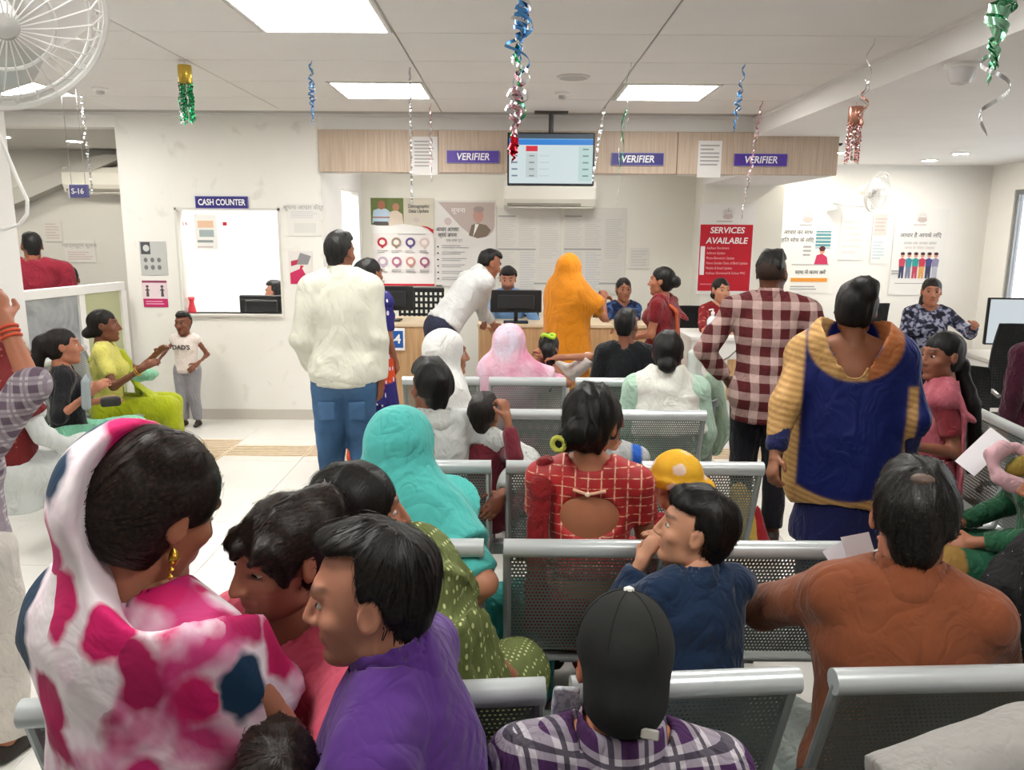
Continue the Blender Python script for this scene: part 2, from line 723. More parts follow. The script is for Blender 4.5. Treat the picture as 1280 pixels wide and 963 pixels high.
def person(label, u, v, zc, yaw, post='sit', seat=0.42, hs=1.0, lean=0.0, side=0.0, twist=0.0, head=(0, 0, 0), fem=False, girth=1.0, arm_g=1.0,
           skin='#8a5a41', L=None, R=None, poleL=None, poleR=None, knees=(8, -8), legdrop=0.0, stride=0.0, res=None, hres=None, curl=(35, 35), palm=(None, None),
           s=None, stubble=0.0, eyes=True, group=None, beard=None, sw=None, dz=0.0, shoes='#2a211c', lids=0.0, brow='#120d0b', lips=None, foot=True, legs=None):
    g = Rig()
    hs *= .93
    C = at(u, v, zc)
    if post == 'stand' and seat == 0.42:
        seat = 0.0
    cl, sl = math.cos(math.radians(lean)), math.sin(math.radians(lean))
    hz = C[2] - 0.128 * hs
    if s is None:
        if post == 'sit':
            s = (hz - seat - 0.128 * hs * cl) / (0.09 + 0.53 * cl)
        else:
            s = (hz - seat - 0.128 * hs * cl) / (0.90 + 0.53 * cl)
    elif post == 'sit':
        seat = hz - 0.128 * hs * cl - s * (0.09 + 0.53 * cl)
    zp = (seat + 0.09 * s) if post == 'sit' else seat + 0.90 * s
    g.s, g.hs, g.fem, g.zp = s, hs, fem, zp
    g.res = res or (0.011 if zc < 2.4 else 0.014 if zc < 4.6 else 0.018)
    hres = hres or (0.0045 if zc < 2.4 else 0.0065 if zc < 4.6 else 0.008)
    g.hres = hres
    T = Ry(side) @ Rx(-lean)
    TT = T @ Rz(twist)
    g.T = T
    P0 = np.array((0, 0, zp))
    g.P0 = P0
    g.pt = lambda x, y, z: P0 + T @ (np.array((x, y, z)) * s)
    g.ptt = lambda x, y, z: P0 + TT @ (np.array((x, y, z)) * s)
    g.W, g.C, g.N = g.pt(0, 0, .17), g.pt(0, 0.005, .36), g.pt(0, -.01, .53)
    hc = g.N + T @ np.array((0, 0.018, 0.128)) * hs
    off = Rz(yaw) @ np.array((hc[0], hc[1], 0))
    root = empty('person', (C[0] - off[0], C[1] - off[1], 0.0), math.radians(yaw))
    tag(root, label, 'person', group)
    g.root = root
    g.O = np.array((C[0] - off[0], C[1] - off[1], 0.0))
    g.loc = lambda p: Rz(-yaw) @ (np.asarray(p) - g.O)          # world to person
    g.HC = hc
    Rh = Rz(head[0]) @ Rx(-head[1]) @ Ry(head[2])
    g.Rh = Rh
    g.hp = lambda x, y, z: hc + Rh @ (np.array((x, y, z)) * hs)
    sw = sw or (.158 if fem else .178)
    g.sh = {1: g.ptt(sw, -.005, .462), -1: g.ptt(-sw, -.005, .462)}
    g.hip = {1: g.pt(.085, 0, -.02), -1: g.pt(-.085, 0, -.02)}
    fw = TT @ np.array((0, 1, 0))
    g.fw = fw
    g.bk = T @ np.array((0, 1, 0))
    ag = arm_g * s * (0.9 if fem else 1.0)
    # legs
    g.knee, g.ank = {}, {}
    for sd in (1, -1):
        if post == 'sit':
            a = math.radians(knees[0] if sd == -1 else knees[1])
            kz = max(g.hip[sd][2] - legdrop, 0.2 * s)
            g.knee[sd] = g.hip[sd] + np.array((-math.sin(a), math.cos(a), 0)) * .42 * s + np.array((0, 0, -legdrop + 0.01))
            g.ank[sd] = np.array((g.knee[sd][0], g.knee[sd][1] + .02 * s, max(.075 * s, g.knee[sd][2] - .42 * s)))
        else:
            st = stride * sd
            g.knee[sd] = g.hip[sd] + np.array((0.005 * sd, .02 + st * .5, -.41 * s))
            g.ank[sd] = np.array((g.hip[sd][0] + .012 * sd, g.hip[sd][1] + st - .01, seat + .075 * s))
    if legs:
        for sd in legs:
            g.knee[sd], g.ank[sd] = g.loc(at(*legs[sd][0])), g.loc(at(*legs[sd][1]))
    # arms
    g.elb, g.wri = {}, {}
    for sd, tgt, pole in ((-1, L, poleL), (1, R, poleR)):
        sh = g.sh[sd]
        l1, l2 = .285 * s, .25 * s
        if tgt is None:
            tgt = (.17 * sd, .30, .06) if post == 'sit' else (.23 * sd, .04, -.06)
        if isinstance(tgt[0], str):
            tw = g.loc(at(*tgt[1:]))
        else:
            tw = P0 + np.array(tgt) * s
        dv = tw - sh
        D = min(max(np.linalg.norm(dv), .12 * s), (l1 + l2) * .995)
        dn = dv / np.linalg.norm(dv)
        tw = sh + dn * D
        po = np.array(pole if pole is not None else (.55 * sd, -.75, -.45), float)
        po = po - dn * (po @ dn)
        po /= np.linalg.norm(po)
        a = (l1 * l1 - l2 * l2 + D * D) / (2 * D)
        h = math.sqrt(max(l1 * l1 - a * a, 0))
        g.elb[sd] = sh + dn * a + po * h
        g.wri[sd] = tw
    gi = girth * s
    def torso(off, low=-0.1):
        B = g.bk
        q = []
        wd = 1.0 if not fem else .9
        q.append(cone(g.pt(-.055, -.01, 0), g.pt(.055, -.01, 0), .115 * gi + off, None, (B, 1.08)))
        q.append(cone(P0, g.W, .145 * gi + off, (.133 if not fem else .118) * gi + off, (B, 1.28)))
        q.append(cone(g.W, g.C, (.133 if not fem else .118) * gi + off, .152 * wd * gi + off, (B, 1.36)))
        q.append(cone(g.C, g.pt(0, -.008, .445), .152 * wd * gi + off, .118 * wd * s + off, (B, 1.38)))
        q.append(cone(g.sh[-1], g.sh[1], .044 * s + off))
        for sd in (1, -1):
            q.append(cone(g.pt(0.02 * sd, -.012, .535), g.sh[sd] + g.T @ np.array((-.02 * sd, 0, .012)) * s, .042 * s + off, .045 * s + off))
        if fem:
            for sd in (1, -1):
                q.append(ell(g.pt(.068 * sd, .085, .335), np.array((.068, .06, .066)) * gi + off))
        return q
    g.torso = torso
    def arm(sd, off, frac=1.0, flat=True):
        sh, e, w = g.sh[sd], g.elb[sd], g.wri[sd]
        r0, r1, r2 = .044 * ag, .035 * ag, .025 * ag
        fr = frac * 2
        if fr <= 1:
            p = sh + (e - sh) * fr
            return [cone(sh, p, r0 + off, r0 + (r1 - r0) * fr + off * 1.15, None, flat)]
        p = e + (w - e) * (fr - 1)
        return [cone(sh, e, r0 + off, r1 + off), cone(e, p, r1 + off, r1 + (r2 - r1) * (fr - 1) + off, None, flat)]
    g.arm = arm
    def leg(sd, off, frac=1.0, flat=True):
        h, k, a = g.hip[sd], g.knee[sd], g.ank[sd]
        r0, r1, r2 = .082 * gi, .056 * s, .04 * s
        if frac <= .5:
            p = h + (k - h) * frac * 2
            return [cone(h, p, r0 + off, r1 + off, None, flat)]
        p = k + (a - k) * (frac * 2 - 1)
        return [cone(h, k, r0 + off, r1 + off), cone(k, p, r1 + off, r2 + off, None, flat)]
    g.leg = leg
    # ---- body mesh
    sk = np.minimum(np.array(hexc(skin)) * 1.22, .9)
    lipc = np.array(hexc(lips)) if lips else sk * np.array((.82, .55, .55))
    brc = np.array(hexc(brow))
    def headdye(V):
        q = (V - hc) @ Rh / hs
        c = np.tile(sk, (len(V), 1))
        m = np.exp(-((q[:, 0] / .024) ** 2 + ((q[:, 2] + .058) / .009) ** 2) ** 2) * (q[:, 1] > .05)
        c = c * (1 - m[:, None] * .8) + lipc * m[:, None] * .8
        bx = np.abs(q[:, 0])
        bz = .037 + .004 * np.cos((bx - .034) * 60)
        m = np.exp(-(((bx - .033) / .021) ** 4 + ((q[:, 2] - bz) / .0058) ** 4)) * (q[:, 1] > .04)
        c = c * (1 - m[:, None] * .8) + brc * m[:, None] * .8
        if lids:
            m = np.exp(-(((bx - .032) / .017) ** 4 + ((q[:, 2] - .004) / .004) ** 4)) * (q[:, 1] > .04)
            c = c * (1 - m[:, None] * .85) + brc * m[:, None] * .85
        if stubble:
            m = 1 / (1 + np.exp((q[:, 2] + .042) / .006)) * (q[:, 1] > -.005) * (q[:, 2] > -.13)
            c = c * (1 - m[:, None] * stubble) + brc * m[:, None] * stubble
        return c
    hp = g.hp
    H = [cone(g.pt(0, -.02, .50), g.pt(0, -.015, .53), .062 * s, .054 * s)]
    nk = .052 * (0.86 if fem else 1.0) * (0.5 * s + 0.5 * hs) if hs > s * 1.02 else .052 * (0.88 if fem else 1.0) * s
    g.nk = nk
    H += [cone(g.N + T @ np.array((0, -.005, -.03)) * s, hp(0, -.028, -.05), nk * 1.08, nk)]
    e3 = lambda c, r: ell(hp(*c), np.array(r) * hs, Rh)
    c3 = lambda a, b, ra, rb: cone(hp(*a), hp(*b), ra * hs, rb * hs)
    H += [e3((0, -.012, .030), (.075, .096, .088)), e3((0, .028, -.022), (.062, .066, .088)), c3((-.040, .012, -.070), (0, .062, -.094), .022, .02),
          c3((.040, .012, -.070), (0, .062, -.094), .022, .02)]
    sh_head = U(H, .02 * hs)
    sh_head += U([c3((-.036, .078, .034), (.036, .078, .034), .013, .013), e3((-.042, .058, -.018), (.024, .022, .02)), e3((.042, .058, -.018), (.024, .022, .02)),
                  e3((0, .078, -.096), (.02, .016, .016))], .014 * hs)
    sh_head += S([e3((.033, .103, .010), (.021, .022, .013)), e3((-.033, .103, .010), (.021, .022, .013))], .012 * hs)
    sh_head += U([c3((0, .090, .018), (0, .109, -.026), .008, .0125), e3((.012, .098, -.030), (.009, .010, .008)), e3((-.012, .098, -.030), (.009, .010, .008)),
                  c3((-.018, .084, -.055), (.018, .084, -.055), .008, .008), c3((-.015, .083, -.066), (.015, .083, -.066), .008, .008), e3((0, .09, -.06), (.013, .008, .012))], .007 * hs)
    for sd in (1, -1):
        Re = Rh @ Rz(-18 * sd) @ Rx(12)
        sh_head += U([ell(hp(.077 * sd, -.010, .002), np.array((.009, .020, .033)) * hs, Re)], .006 * hs)
        sh_head += S([ell(hp(.087 * sd, -.006, .003), np.array((.006, .011, .020)) * hs, Re)], .003)
    V, Q = surf(sh_head, hres)
    V = relax(V, Q, 1, .35)
    parts = [(V, Q, headdye(V))]
    bs = U(torso(0.0), .03 * s)
    for sd in (1, -1):
        bs += U(arm(sd, 0, 1, False), .02 * s)
        bs += U(leg(sd, 0, 1, False), .02 * s)
        if foot:
            a = g.ank[sd]
            bs += U([cone(a + np.array((0, -.02, -.035)) * s, a + np.array((0, .12, -.045)) * s, .034 * s, .028 * s)], .02 * s)
    bs += U([cone(g.pt(0, -.02, .50), g.N + np.array((0, 0, .02)), .06 * s, nk)], .02)
    V, Q = surf(bs, max(g.res, .012))
    parts.append((V, Q, np.tile(sk, (len(V), 1))))
    # hands
    hk = max(hs * .95, s * .8) if hs < s * 1.3 else hs * .85
    for i, sd in enumerate((-1, 1)):
        w, e = g.wri[sd], g.elb[sd]
        d = (w - e) / np.linalg.norm(w - e)
        pn = np.array(palm[i], float) if palm[i] is not None else np.array((-.6 * sd, 0.2, -.6))   # palm normal (facing in/down)
        pn = pn - d * (pn @ d)
        pn /= np.linalg.norm(pn) + 1e-9
        lat = np.cross(d, pn)
        if (lat @ np.array((-sd, .3, .3))) < 0:                      # thumb side: inward/up
            lat = -lat
        h = [cone(w - d * .03, w + d * .02 * hk, .026 * ag, .024 * hk), cone(w + d * .02 * hk, w + d * .075 * hk, .030 * hk, .037 * hk, (pn, 2.3))]
        cr = math.radians(curl[i])
        hd = U(h, .012)
        fl = (.060, .072, .077, .068)
        for q in range(4):
            o = w + d * .082 * hk + lat * (q - 1.5) * .0185 * hk
            d1 = d * math.cos(cr * .6) + pn * math.sin(cr * .6)
            d2 = d * math.cos(cr * 1.6) + pn * math.sin(cr * 1.6)
            m = o + d1 * fl[q] * .52 * hk
            hd += U([cone(o - d * .012 * hk, m, .0095 * hk, .0085 * hk), cone(m, m + d2 * fl[q] * .48 * hk, .0085 * hk, .0068 * hk)], .004)
        b0 = w + d * .022 * hk + lat * .024 * hk
        t1 = b0 + (d * .6 + lat * .7 + pn * .25) * .042 * hk
        t2 = t1 + (d * .85 + lat * .15 + pn * .35) * .03 * hk
        hd += U([cone(b0, t1, .0135 * hk, .0105 * hk), cone(t1, t2, .010 * hk, .008 * hk)], .006)
        V, Q = surf(hd, .0055 if zc < 4.6 else .007)
        parts.append((V, Q, np.tile(sk, (len(V), 1))))
    n = 0
    VV, QQ, DD = [], [], []
    for V, Q, Dd in parts:
        VV.append(V)
        QQ.append(Q + n)
        DD.append(Dd)
        n += len(V)
    link('body', np_mesh('body', np.concatenate(VV), np.concatenate(QQ), np.concatenate(DD)), SKIN, root)
    if eyes:
        for sd in (1, -1):
            o = link('eye', EYE, EYEW, root)
            o.location = hp(.032 * sd, .0742, .009)
            o.scale = (.0135 * hs, .012 * hs, (.0075 - .005 * lids) * hs)
            o.rotation_euler = Matrix(Rh.tolist()).to_euler()
    if foot and shoes:
        for sd in (1, -1):
            a = g.ank[sd]
            blob('shoe', U([cone(a + np.array((0, -.03, -.04)) * s, a + np.array((0, .13, -.048)) * s, .042 * s, .034 * s), cone(a + np.array((0, -.03, -.03)) * s, a + np.array((0, .02, -.01)) * s, .04 * s, .045 * s)], .02)
                 + I_([plane((0, 0, seat + 0.004 if post == 'stand' else g.ank[sd][2] - .073 * s), (0, 0, -1))]), .014, plain(shoes, .6), root)
    return g


def neckcut(g, r=.066, deep=0.0, fwd=0.0):
    s = g.s
    a = g.pt(0, -.012 + fwd, .515 - deep)
    q = max(r * s, g.nk * 1.22)
    return cone(a, g.pt(0, .0 + fwd * 1.5, .70), q, q * 1.35)


def top(g, mat, slv=.95, hem=-.10, off=.014, amp=.0045, neck='collar', freq=17, name='shirt', lap=0.0, flare=0.0, extra=None, cuts=None, dye=None, seed=None, nr=.064, deep=.0, fwd=0.0, slv_off=None):
    s = g.s
    sit = g.ank[1][1] > .2 * s
    sh = U(g.torso(off), .03 * s)
    for sd in (1, -1):
        f = slv if not isinstance(slv, tuple) else slv[0 if sd == -1 else 1]
        if f > 0:
            sh += U(g.arm(sd, slv_off if slv_off is not None else off * .95, f), .02 * s)
    if hem < 0:
        sh += U([cone(g.pt(0, -.005, -.02), g.P0 + np.array((0, 0, hem * s)), .15 * s + off, .155 * s + off + flare * s, (g.bk, 1.25), True)], .03 * s)
    if sit and lap > 0:
        for sd in (1, -1):
            sh += U(g.leg(sd, off + .012, lap), .03 * s)
        sh += U([cone((g.hip[1] + g.hip[-1]) / 2, (g.hip[1] + g.hip[-1] + (g.knee[1] - g.hip[1] + g.knee[-1] - g.hip[-1]) * lap * 2) / 2, .07 * s + off, None, None, True)], .03)
    if extra:
        sh += extra
    z0 = g.pt(0, 0, hem)
    if not (sit and lap > 0):
        up = g.T @ np.array((0, 0, 1)) if hem > 0 else np.array((0, 0, 1))
        sh += I_([plane(z0, -up)])
    sh += S([neckcut(g, nr, deep, fwd)], .006)
    if cuts:
        sh += cuts
    o = blob(name, sh, g.res, mat, g.root, amp * min(1, s + .1), seed if seed is not None else int(abs(g.O[0]) * 977) % 999, freq, (1, 1, 1.5), dye)
    if neck == 'collar':
        a = g.pt(0, -.018, .52)
        b = g.pt(0, -.008, .59)
        k_ = max(1.0, g.nk * 1.2 / (.062 * s))
        q = U([cone(a, b, .080 * s * k_, .068 * s * k_, None, True)], .01) + S([cone(a - (b - a), b + (b - a), .066 * s * k_, .057 * s * k_)], .003)
        q += S([cone(g.pt(0, .05, .49), g.pt(0, .11, .62), .012 * s, .045 * s)], .004)
        blob('collar', q, .008, mat, o, 0, dye=dye)
    return o


def trousers(g, mat, off=.017, frac=.97, amp=.006, name='trousers', dye=None):
    s = g.s
    sh = U([cone(g.pt(-.055, -.01, 0), g.pt(.055, -.01, 0), .115 * s + off * .8, None, (g.bk, 1.08)), cone(g.P0, g.pt(0, 0, .09), .145 * s + off * .25, .134 * s + off * .2, (g.bk, 1.28), True)], .02)
    for sd in (1, -1):
        sh += U(g.leg(sd, off, frac), .02 * s)
    return blob(name, sh, g.res, mat, g.root, amp, 5, 20, (1, 1, .7), dye)


def skirt(g, mat, r0=.15, r1=.24, z1=.03, top_=.12, amp=.008, name='skirt', pleats=22, dye=None, off=.02):
    s = g.s
    sit = g.ank[1][1] > .2 * s
    if sit:
        sh = U([cone(g.P0, g.pt(0, 0, top_), .15 * s + off, .128 * s + off, (g.bk, 1.28), True)], .02)
        for sd in (1, -1):
            sh += U(g.leg(sd, off + .01, .93), .06)
        km, hm, am = (g.knee[1] + g.knee[-1]) / 2, (g.hip[1] + g.hip[-1]) / 2, (g.ank[1] + g.ank[-1]) / 2
        sh += U([cone(hm, km, .10 * s, .075 * s), cone(km, am, .075 * s, .08 * s)], .05)
    else:
        sh = U([cone(g.pt(0, 0, top_), g.P0, .125 * s + off, .165 * s + off, (g.bk, 1.22), False, True), cone(g.P0, np.array((0, .02, z1)), .165 * s + off, r1 * s, ((0, 1, 0), 1.2), True)], .04)
    def ds(V):
        a = np.arctan2(V[:, 0], V[:, 1] - (0 if not sit else .2))
        return amp * np.sin(a * pleats + 2 * np.sin(V[:, 2] * 5)) * np.clip((g.zp - V[:, 2]) * 3, 0.1, 1)
    return blob(name, sh, g.res, mat, g.root, .004, 3, 12, (1, 1, .5), dye, ds)


def band(pts, width, thick, nrm, cut=True):
    """strip of cloth along a path; nrm = outward direction at each point"""
    q = []
    for i in range(len(pts) - 1):
        w0 = width[i] if isinstance(width, (list, tuple)) else width
        w1 = width[i + 1] if isinstance(width, (list, tuple)) else width
        n = (_v(nrm[i]) + _v(nrm[i + 1])) / 2
        q.append(cone(pts[i], pts[i + 1], w0 / 2, w1 / 2, (n, (w0 + w1) / 4 / thick), cut and i == len(pts) - 2))
    return q


def hair(g, style='short', mat=None, amp=.0035, vol=0.0, line=.080, extra=None, name='hair', freq=70, fringe=False, nape=-.085, back=-.002):
    hp, hs, Rh = g.hp, g.hs, g.Rh
    e3 = lambda c, r: ell(hp(*c), np.array(r) * hs, Rh)
    b3 = lambda c, h: rbox(hp(*c), np.array(h) * hs, Rh, .004)
    c3 = lambda a, b, ra, rb=None: cone(hp(*a), hp(*b), ra * hs, (rb if rb is not None else ra) * hs)
    sh = U([e3((0, -.016, .036), (.079 + vol, .100 + vol, .092 + vol)), e3((0, -.038, -.025), (.067 + vol * .5, .060 + vol * .5, .07))], .03 * hs)
    if style == 'short':
        sh += U([e3((0, .02, .085), (.06, .07, .045 + vol))], .03 * hs)
        sh += S([b3((0, .12 + .002, line - .12), (.2, .12 + .002 - back - .0, .12))], .012 * hs)
        sh += S([e3((0, .17, line - .02), (.07, .085, .05))], .02 * hs)
        sh += S([b3((0, 0, nape - .1), (.2, .2, .1))], .015 * hs)
        for sd in (1, -1):
            sh += S([e3((.085 * sd, -.012, -.002), (.03, .024, .032))], .008 * hs)
            sh += S([b3((.114 * sd, -.03, -.10), (.06, .2, .07))], .03 * hs)
    else:
        # combed back from a parting
        line = line - .024
        sh += S([e3((0, .125, line - .098), (.072, .096, .098))], .008 * hs)
        sh += S([b3((0, .115, line - .15 - .075), (.2, .10, .15))], .03 * hs)
        sh += S([b3((0, 0, nape - .1), (.2, .2, .1))], .015 * hs)
        for sd in (1, -1):
            sh += S([e3((.088 * sd, -.002, -.012), (.026, .02, .03))], .01 * hs)
        if style == 'veil':
            sh += S([b3((0, -.2, 0), (.2, .11, .3))], .02 * hs)
        if style == 'bun':
            sh += U([e3((0, -.120, .0), (.048, .040, .046)), c3((0, -.08, .0), (0, -.11, .0), .05)], .012 * hs)
        elif style == 'lowbun':
            sh += U([e3((0, -.108, -.048), (.052, .042, .044))], .014 * hs)
        elif style == 'highbun':
            sh += U([e3((0.02, -.075, .105), (.058, .05, .042)), e3((0.04, -.09, .075), (.04, .04, .04))], .014 * hs)
    if fringe:
        sh += U([c3((-.055, .064, .066), (.05, .068, .064), .016, .014), c3((-.05, .082, .058), (-.035, .095, .035), .010, .006), c3((.0, .096, .06), (.012, .10, .036), .010, .006), c3((.035, .09, .055), (.056, .074, .028), .012, .007), c3((-.066, .055, .05), (-.07, .045, -.01), .012, .008)], .02 * hs)
    if extra:
        sh += extra(hp, hs, Rh)
    return blob(name, sh, g.hres * 1.0 if g.hres > .005 else .005, mat or HAIR, g.root, amp, 11, freq, (1, 1, .35))


def strands(g, o, n=2200, to=None, mat=None, step=.011, segs=6, w=.0011, seed=3):
    """fine locks lying on the hair; 'to' = head point they are combed towards (None: short crop from the crown)"""
    from mathutils.bvhtree import BVHTree
    me = o.data
    co = np.empty(len(me.vertices) * 3, np.float32)
    me.vertices.foreach_get('co', co)
    co = co.reshape(-1, 3)
    vi = np.empty(len(me.loops), np.int32)
    me.loops.foreach_get('vertex_index', vi)
    bv = BVHTree.FromPolygons([Vector(map(float, p)) for p in co], vi.reshape(-1, 4).tolist())
    r = random.Random(seed)
    crown = Vector(g.hp(.01, -.055, .12))
    tgt = Vector(g.hp(*to)) if to is not None else None
    dn = Vector((0, 0, -1))
    fwd = Vector(g.Rh @ np.array((0, 1.0, 0)))
    V, F_ = [], []
    for i in range(n):
        p = Vector(map(float, co[r.randrange(len(co))]))
        lift = r.uniform(.0004, .0022) if r.random() < .93 else r.uniform(.003, .007)
        jit = Vector((r.uniform(-1, 1), r.uniform(-1, 1), r.uniform(-1, 1))) * .22
        st = step * g.hs * r.uniform(.7, 1.3)
        b0 = len(V)
        ok = 0
        for k in range(segs + 1):
            loc, nr, _, _ = bv.find_nearest(p)
            if loc is None:
                break
            if tgt is not None:
                d = (tgt - loc)
                if d.length < .02:
                    break
                d = d.normalized() + dn * .15
            else:
                d = (loc - crown).normalized() * .9 + dn * .35 + fwd * (.25 if (loc - crown).dot(fwd) > 0 else 0)
            d = d + jit
            d = (d - nr * d.dot(nr))
            if d.length < 1e-4:
                break
            d.normalize()
            sd = d.cross(nr) * (w * g.hs * (1 - .7 * k / segs))
            c = loc + nr * lift * (1 + .5 * k / segs)
            V += [c - sd, c + sd]
            ok += 1
            p = loc + d * st
        for k in range(ok - 1):
            a = b0 + 2 * k
            F_.append((a, a + 1, a + 3, a + 2))
    m2 = bpy.data.meshes.new('hair_locks')
    m2.from_pydata([tuple(v) for v in V], [], F_)
    m2.polygons.foreach_set('use_smooth', [True] * len(m2.polygons))
    return link('hair_locks', m2, mat or LOCKS, o)


def strand_chain(pts, r):
    q = []
    for i in range(len(pts) - 1):
        q.append(cone(pts[i], pts[i + 1], r[i], r[i + 1]))
    return q


def scarf(g, mat, face=(.066, .10, .098), fc=(0, .115, -.012), drop=.30, spread=.20, amp=.006, name='dupatta', dye=None, chin=True, back_slide=0.0, frontcut=None, off=.02, freq=15, cuts=None, extra=None, bell=0.0):
    """cloth over the head falling on the shoulders and back"""
    hp, hs, Rh, s = g.hp, g.hs, g.Rh, g.s
    sh = U([ell(hp(0, -.022 - back_slide, .034), np.array((.098, .116, .112)) * hs, Rh)], .02)
    sh += U([cone(hp(0, -.04 - back_slide, .0), g.pt(0, -.03, .50), .102 * hs, .150 * s, ((0, 1, 0), 1.2)), cone(g.pt(0, -.02, .50), g.pt(0, -.02, .42), .13 * s, spread * s * .92, (g.bk, 1.5))], .06)
    sh += U([cone(g.sh[-1] * .95 + g.N * .05, g.sh[1] * .95 + g.N * .05, .058 * s + off)], .06)
    for sd in (1, -1):
        sh += U([cone(g.sh[sd], g.sh[sd] + (g.elb[sd] - g.sh[sd]) * .55, .062 * s + off, .07 * s + off + bell, None, True)], .05)
    sh += U([cone(g.pt(0, -.03, .44), g.pt(0, -.02, .44 - drop), spread * s, (spread * .98 + bell) * s, (g.bk, 1.45), True)], .05)
    sh += S([ell(hp(*fc), np.array(face) * hs, Rh)], .012)
    if cuts:
        sh += cuts
    if extra:
        sh += extra
    return blob(name, sh, g.res * .9, mat, g.root, amp, 21, freq, (1, 1, .8), dye)


def earring(g, sd=1, drop=.03):
    mb = MB()
    p = g.hp(.080 * sd, -.004, -.034)
    mb.lathe([(.001, 0), (.006, -.006), (.009, -.018), (.004, -.026), (.001, -.03)], p, 8)
    mb.build('earring', GOLD, g.root, True)


GOLD = plain('#c99a3c', 0.3, 1.0, 'gold')
# ------------------------------------------------------------------ the setting
CZ, CZR, STEPX = 2.553, 2.41, 1.96
def wall_mat(col, name='wall_paint', dirt=0.0):
    t = NT(name, 0.85, 0, 0.2)
    c = t.ramp(t.noise(2.2, 5), [(0.3, tuple(x * .965 for x in hexc(col))), (0.7, col)])
    if dirt:
        k = t.ramp(t.noise(5.5, 8, dist=0.4), [(0.60, 0.0), (0.72, dirt)])
        c = t.mix(k, c, '#b9b0a2')
    t.base(c)
    t.bump(t.noise(60, 3), 0.05, 0.004)
    return t.m

WALL = wall_mat('#f0eeea')
WALLD = wall_mat('#edebe5', dirt=0.3)
CREAM = wall_mat('#edeae0')
CEIL = wall_mat('#eceae8')
TILEC = wall_mat('#e8e6e4', 'ceiling_board')
WHITE = plain('#ecebe8', 0.45, name='white_plastic')
GREYM = plain('#a9acab', 0.35, 0.6, 'grey_metal')
DARKM = plain('#1a1b1c', 0.45, name='black_plastic')
PANEL = emit('#fffdf8', PANEL_LIGHT, 'panel_light')
DOWN = emit('#fff8ea', 110.0, 'downlight_glow')
ALC_FILL = emit('#fffdf8', 4.5, 'added_alcove_fill')

def struct(name, mb, mat, parent=None):
    o = mb.build(name, mat, parent)
    if parent is None:
        o['kind'] = 'structure'
    return o

# floor: slab with separate vitrified tiles
ft = NT('floor_tile_glaze', 0.16, 0, 0.5)
ft.base(ft.ramp(ft.noise(1.3, 5, dist=.5), [(0.3, '#dedbd4'), (0.7, '#ebe9e3')]))
FT = ft.m
bt = NT('tactile_tile', 0.6)
bt.base(bt.ramp(bt.noise(20, 4), [(0.3, '#c0ab90'), (0.7, '#cfbca2')]))
BT = bt.m
floor = struct('floor', MB().box(-7, 7, -2.5, 12, -.1, -.004), plain('#8f8b84', .9, name='grout'))
TS = .6
tile_me = MB().box(0.0015, TS - .0015, 0.0015, TS - .0015, -.008, 0, .001).mesh('floor_tile')
tile_me.materials.append(FT)
beige_me = MB().box(0.0015, TS - .0015, 0.0015, TS - .0015, -.008, 0, .001)
for i in range(12):
    beige_me.box(.02, TS - .02, .02 + i * .048, .045 + i * .048, 0, .004)
beige_me = beige_me.mesh('beige_tile')
beige_me.materials.append(BT)
half_me = MB().box(0.0015, TS - .0015, 0.0015, .2985, -.008, 0, .001)
for i in range(6):
    half_me.box(.02, TS - .02, .02 + i * .046, .045 + i * .046, 0, .004)
half_me = half_me.mesh('guide_strip_tile')
half_me.materials.append(BT)
white_a = MB().box(0.0015, TS - .0015, 0.0015, .1285, -.008, 0, .001).mesh('cut_floor_tile')
white_a.materials.append(FT)
white_b = MB().box(0.0015, TS - .0015, 0.0015, .1685, -.008, 0, .001).mesh('cut_floor_tile')
white_b.materials.append(FT)
X0, Y0 = -2.124 - 4 * TS, 3.62 - 6 * TS
for i in range(14):
    for j in range(13):
        x, y = X0 + i * TS, Y0 + j * TS
        if j == 9:                       # row with the guide strip
            if i == 3:
                o = link('tactile_tile', beige_me, BT, floor)
                o.location = (x, y, 0)
            elif i > 3:
                for me_, dy_ in ((white_a, 0), (half_me, .13), (white_b, .43)):
                    o = link('guide_strip_tile' if me_ is half_me else 'floor_tile', me_, FT, floor)
                    o.location = (x, y + dy_, 0)
            else:
                o = link('floor_tile', tile_me, FT, floor)
                o.location = (x, y, 0)
            continue
        if (x < -3.9 and y > 6.8):
            pass
        o = link('floor_tile', tile_me, FT, floor)
        o.location = (x, y, 0)

# ceiling: boards on a grid, step down to plain plaster on the right
ceiling = struct('ceiling', MB().box(-7, STEPX, -2.5, 6.85, CZ + .012, CZ + .08), plain('#b4b2ae', .9, name='ceiling_void'))
struct('ceiling_right', MB().box(STEPX, 7, -2.5, 9.5, CZR, CZ + .08), CEIL)
struct('trim_1', MB().box(STEPX - .02, STEPX, -2.5, 6.8, CZ - .02, CZ), CEIL)
GX = [-6.82, -5.57, -4.32, -3.07, -1.82, -.57, .68, 1.952]
GY = [3.97 + .625 * k for k in range(-10, 5)]
LIGHTS = [(-1.195, 3.345), (-1.195, 5.22), (.70, 5.22), (-3.68, 5.22), (.70, 2.72), (-3.68, 2.72), (-1.195, .845), (.70, .22), (-3.68, .22), (-5.5, 2.72)]
lightcells = {}
def ctile(x0, x1, y0, y1, cache={}):
    k = (round(x1 - x0, 3), round(y1 - y0, 3))
    if k not in cache:
        m = MB().box(.004, k[0] - .004, .004, k[1] - .004, 0, .012, .003).mesh('ceiling_tile')
        m.materials.append(TILEC)
        cache[k] = m
    o = link('ceiling_tile', cache[k], TILEC, ceiling)
    o.location = (x0, y0, CZ)
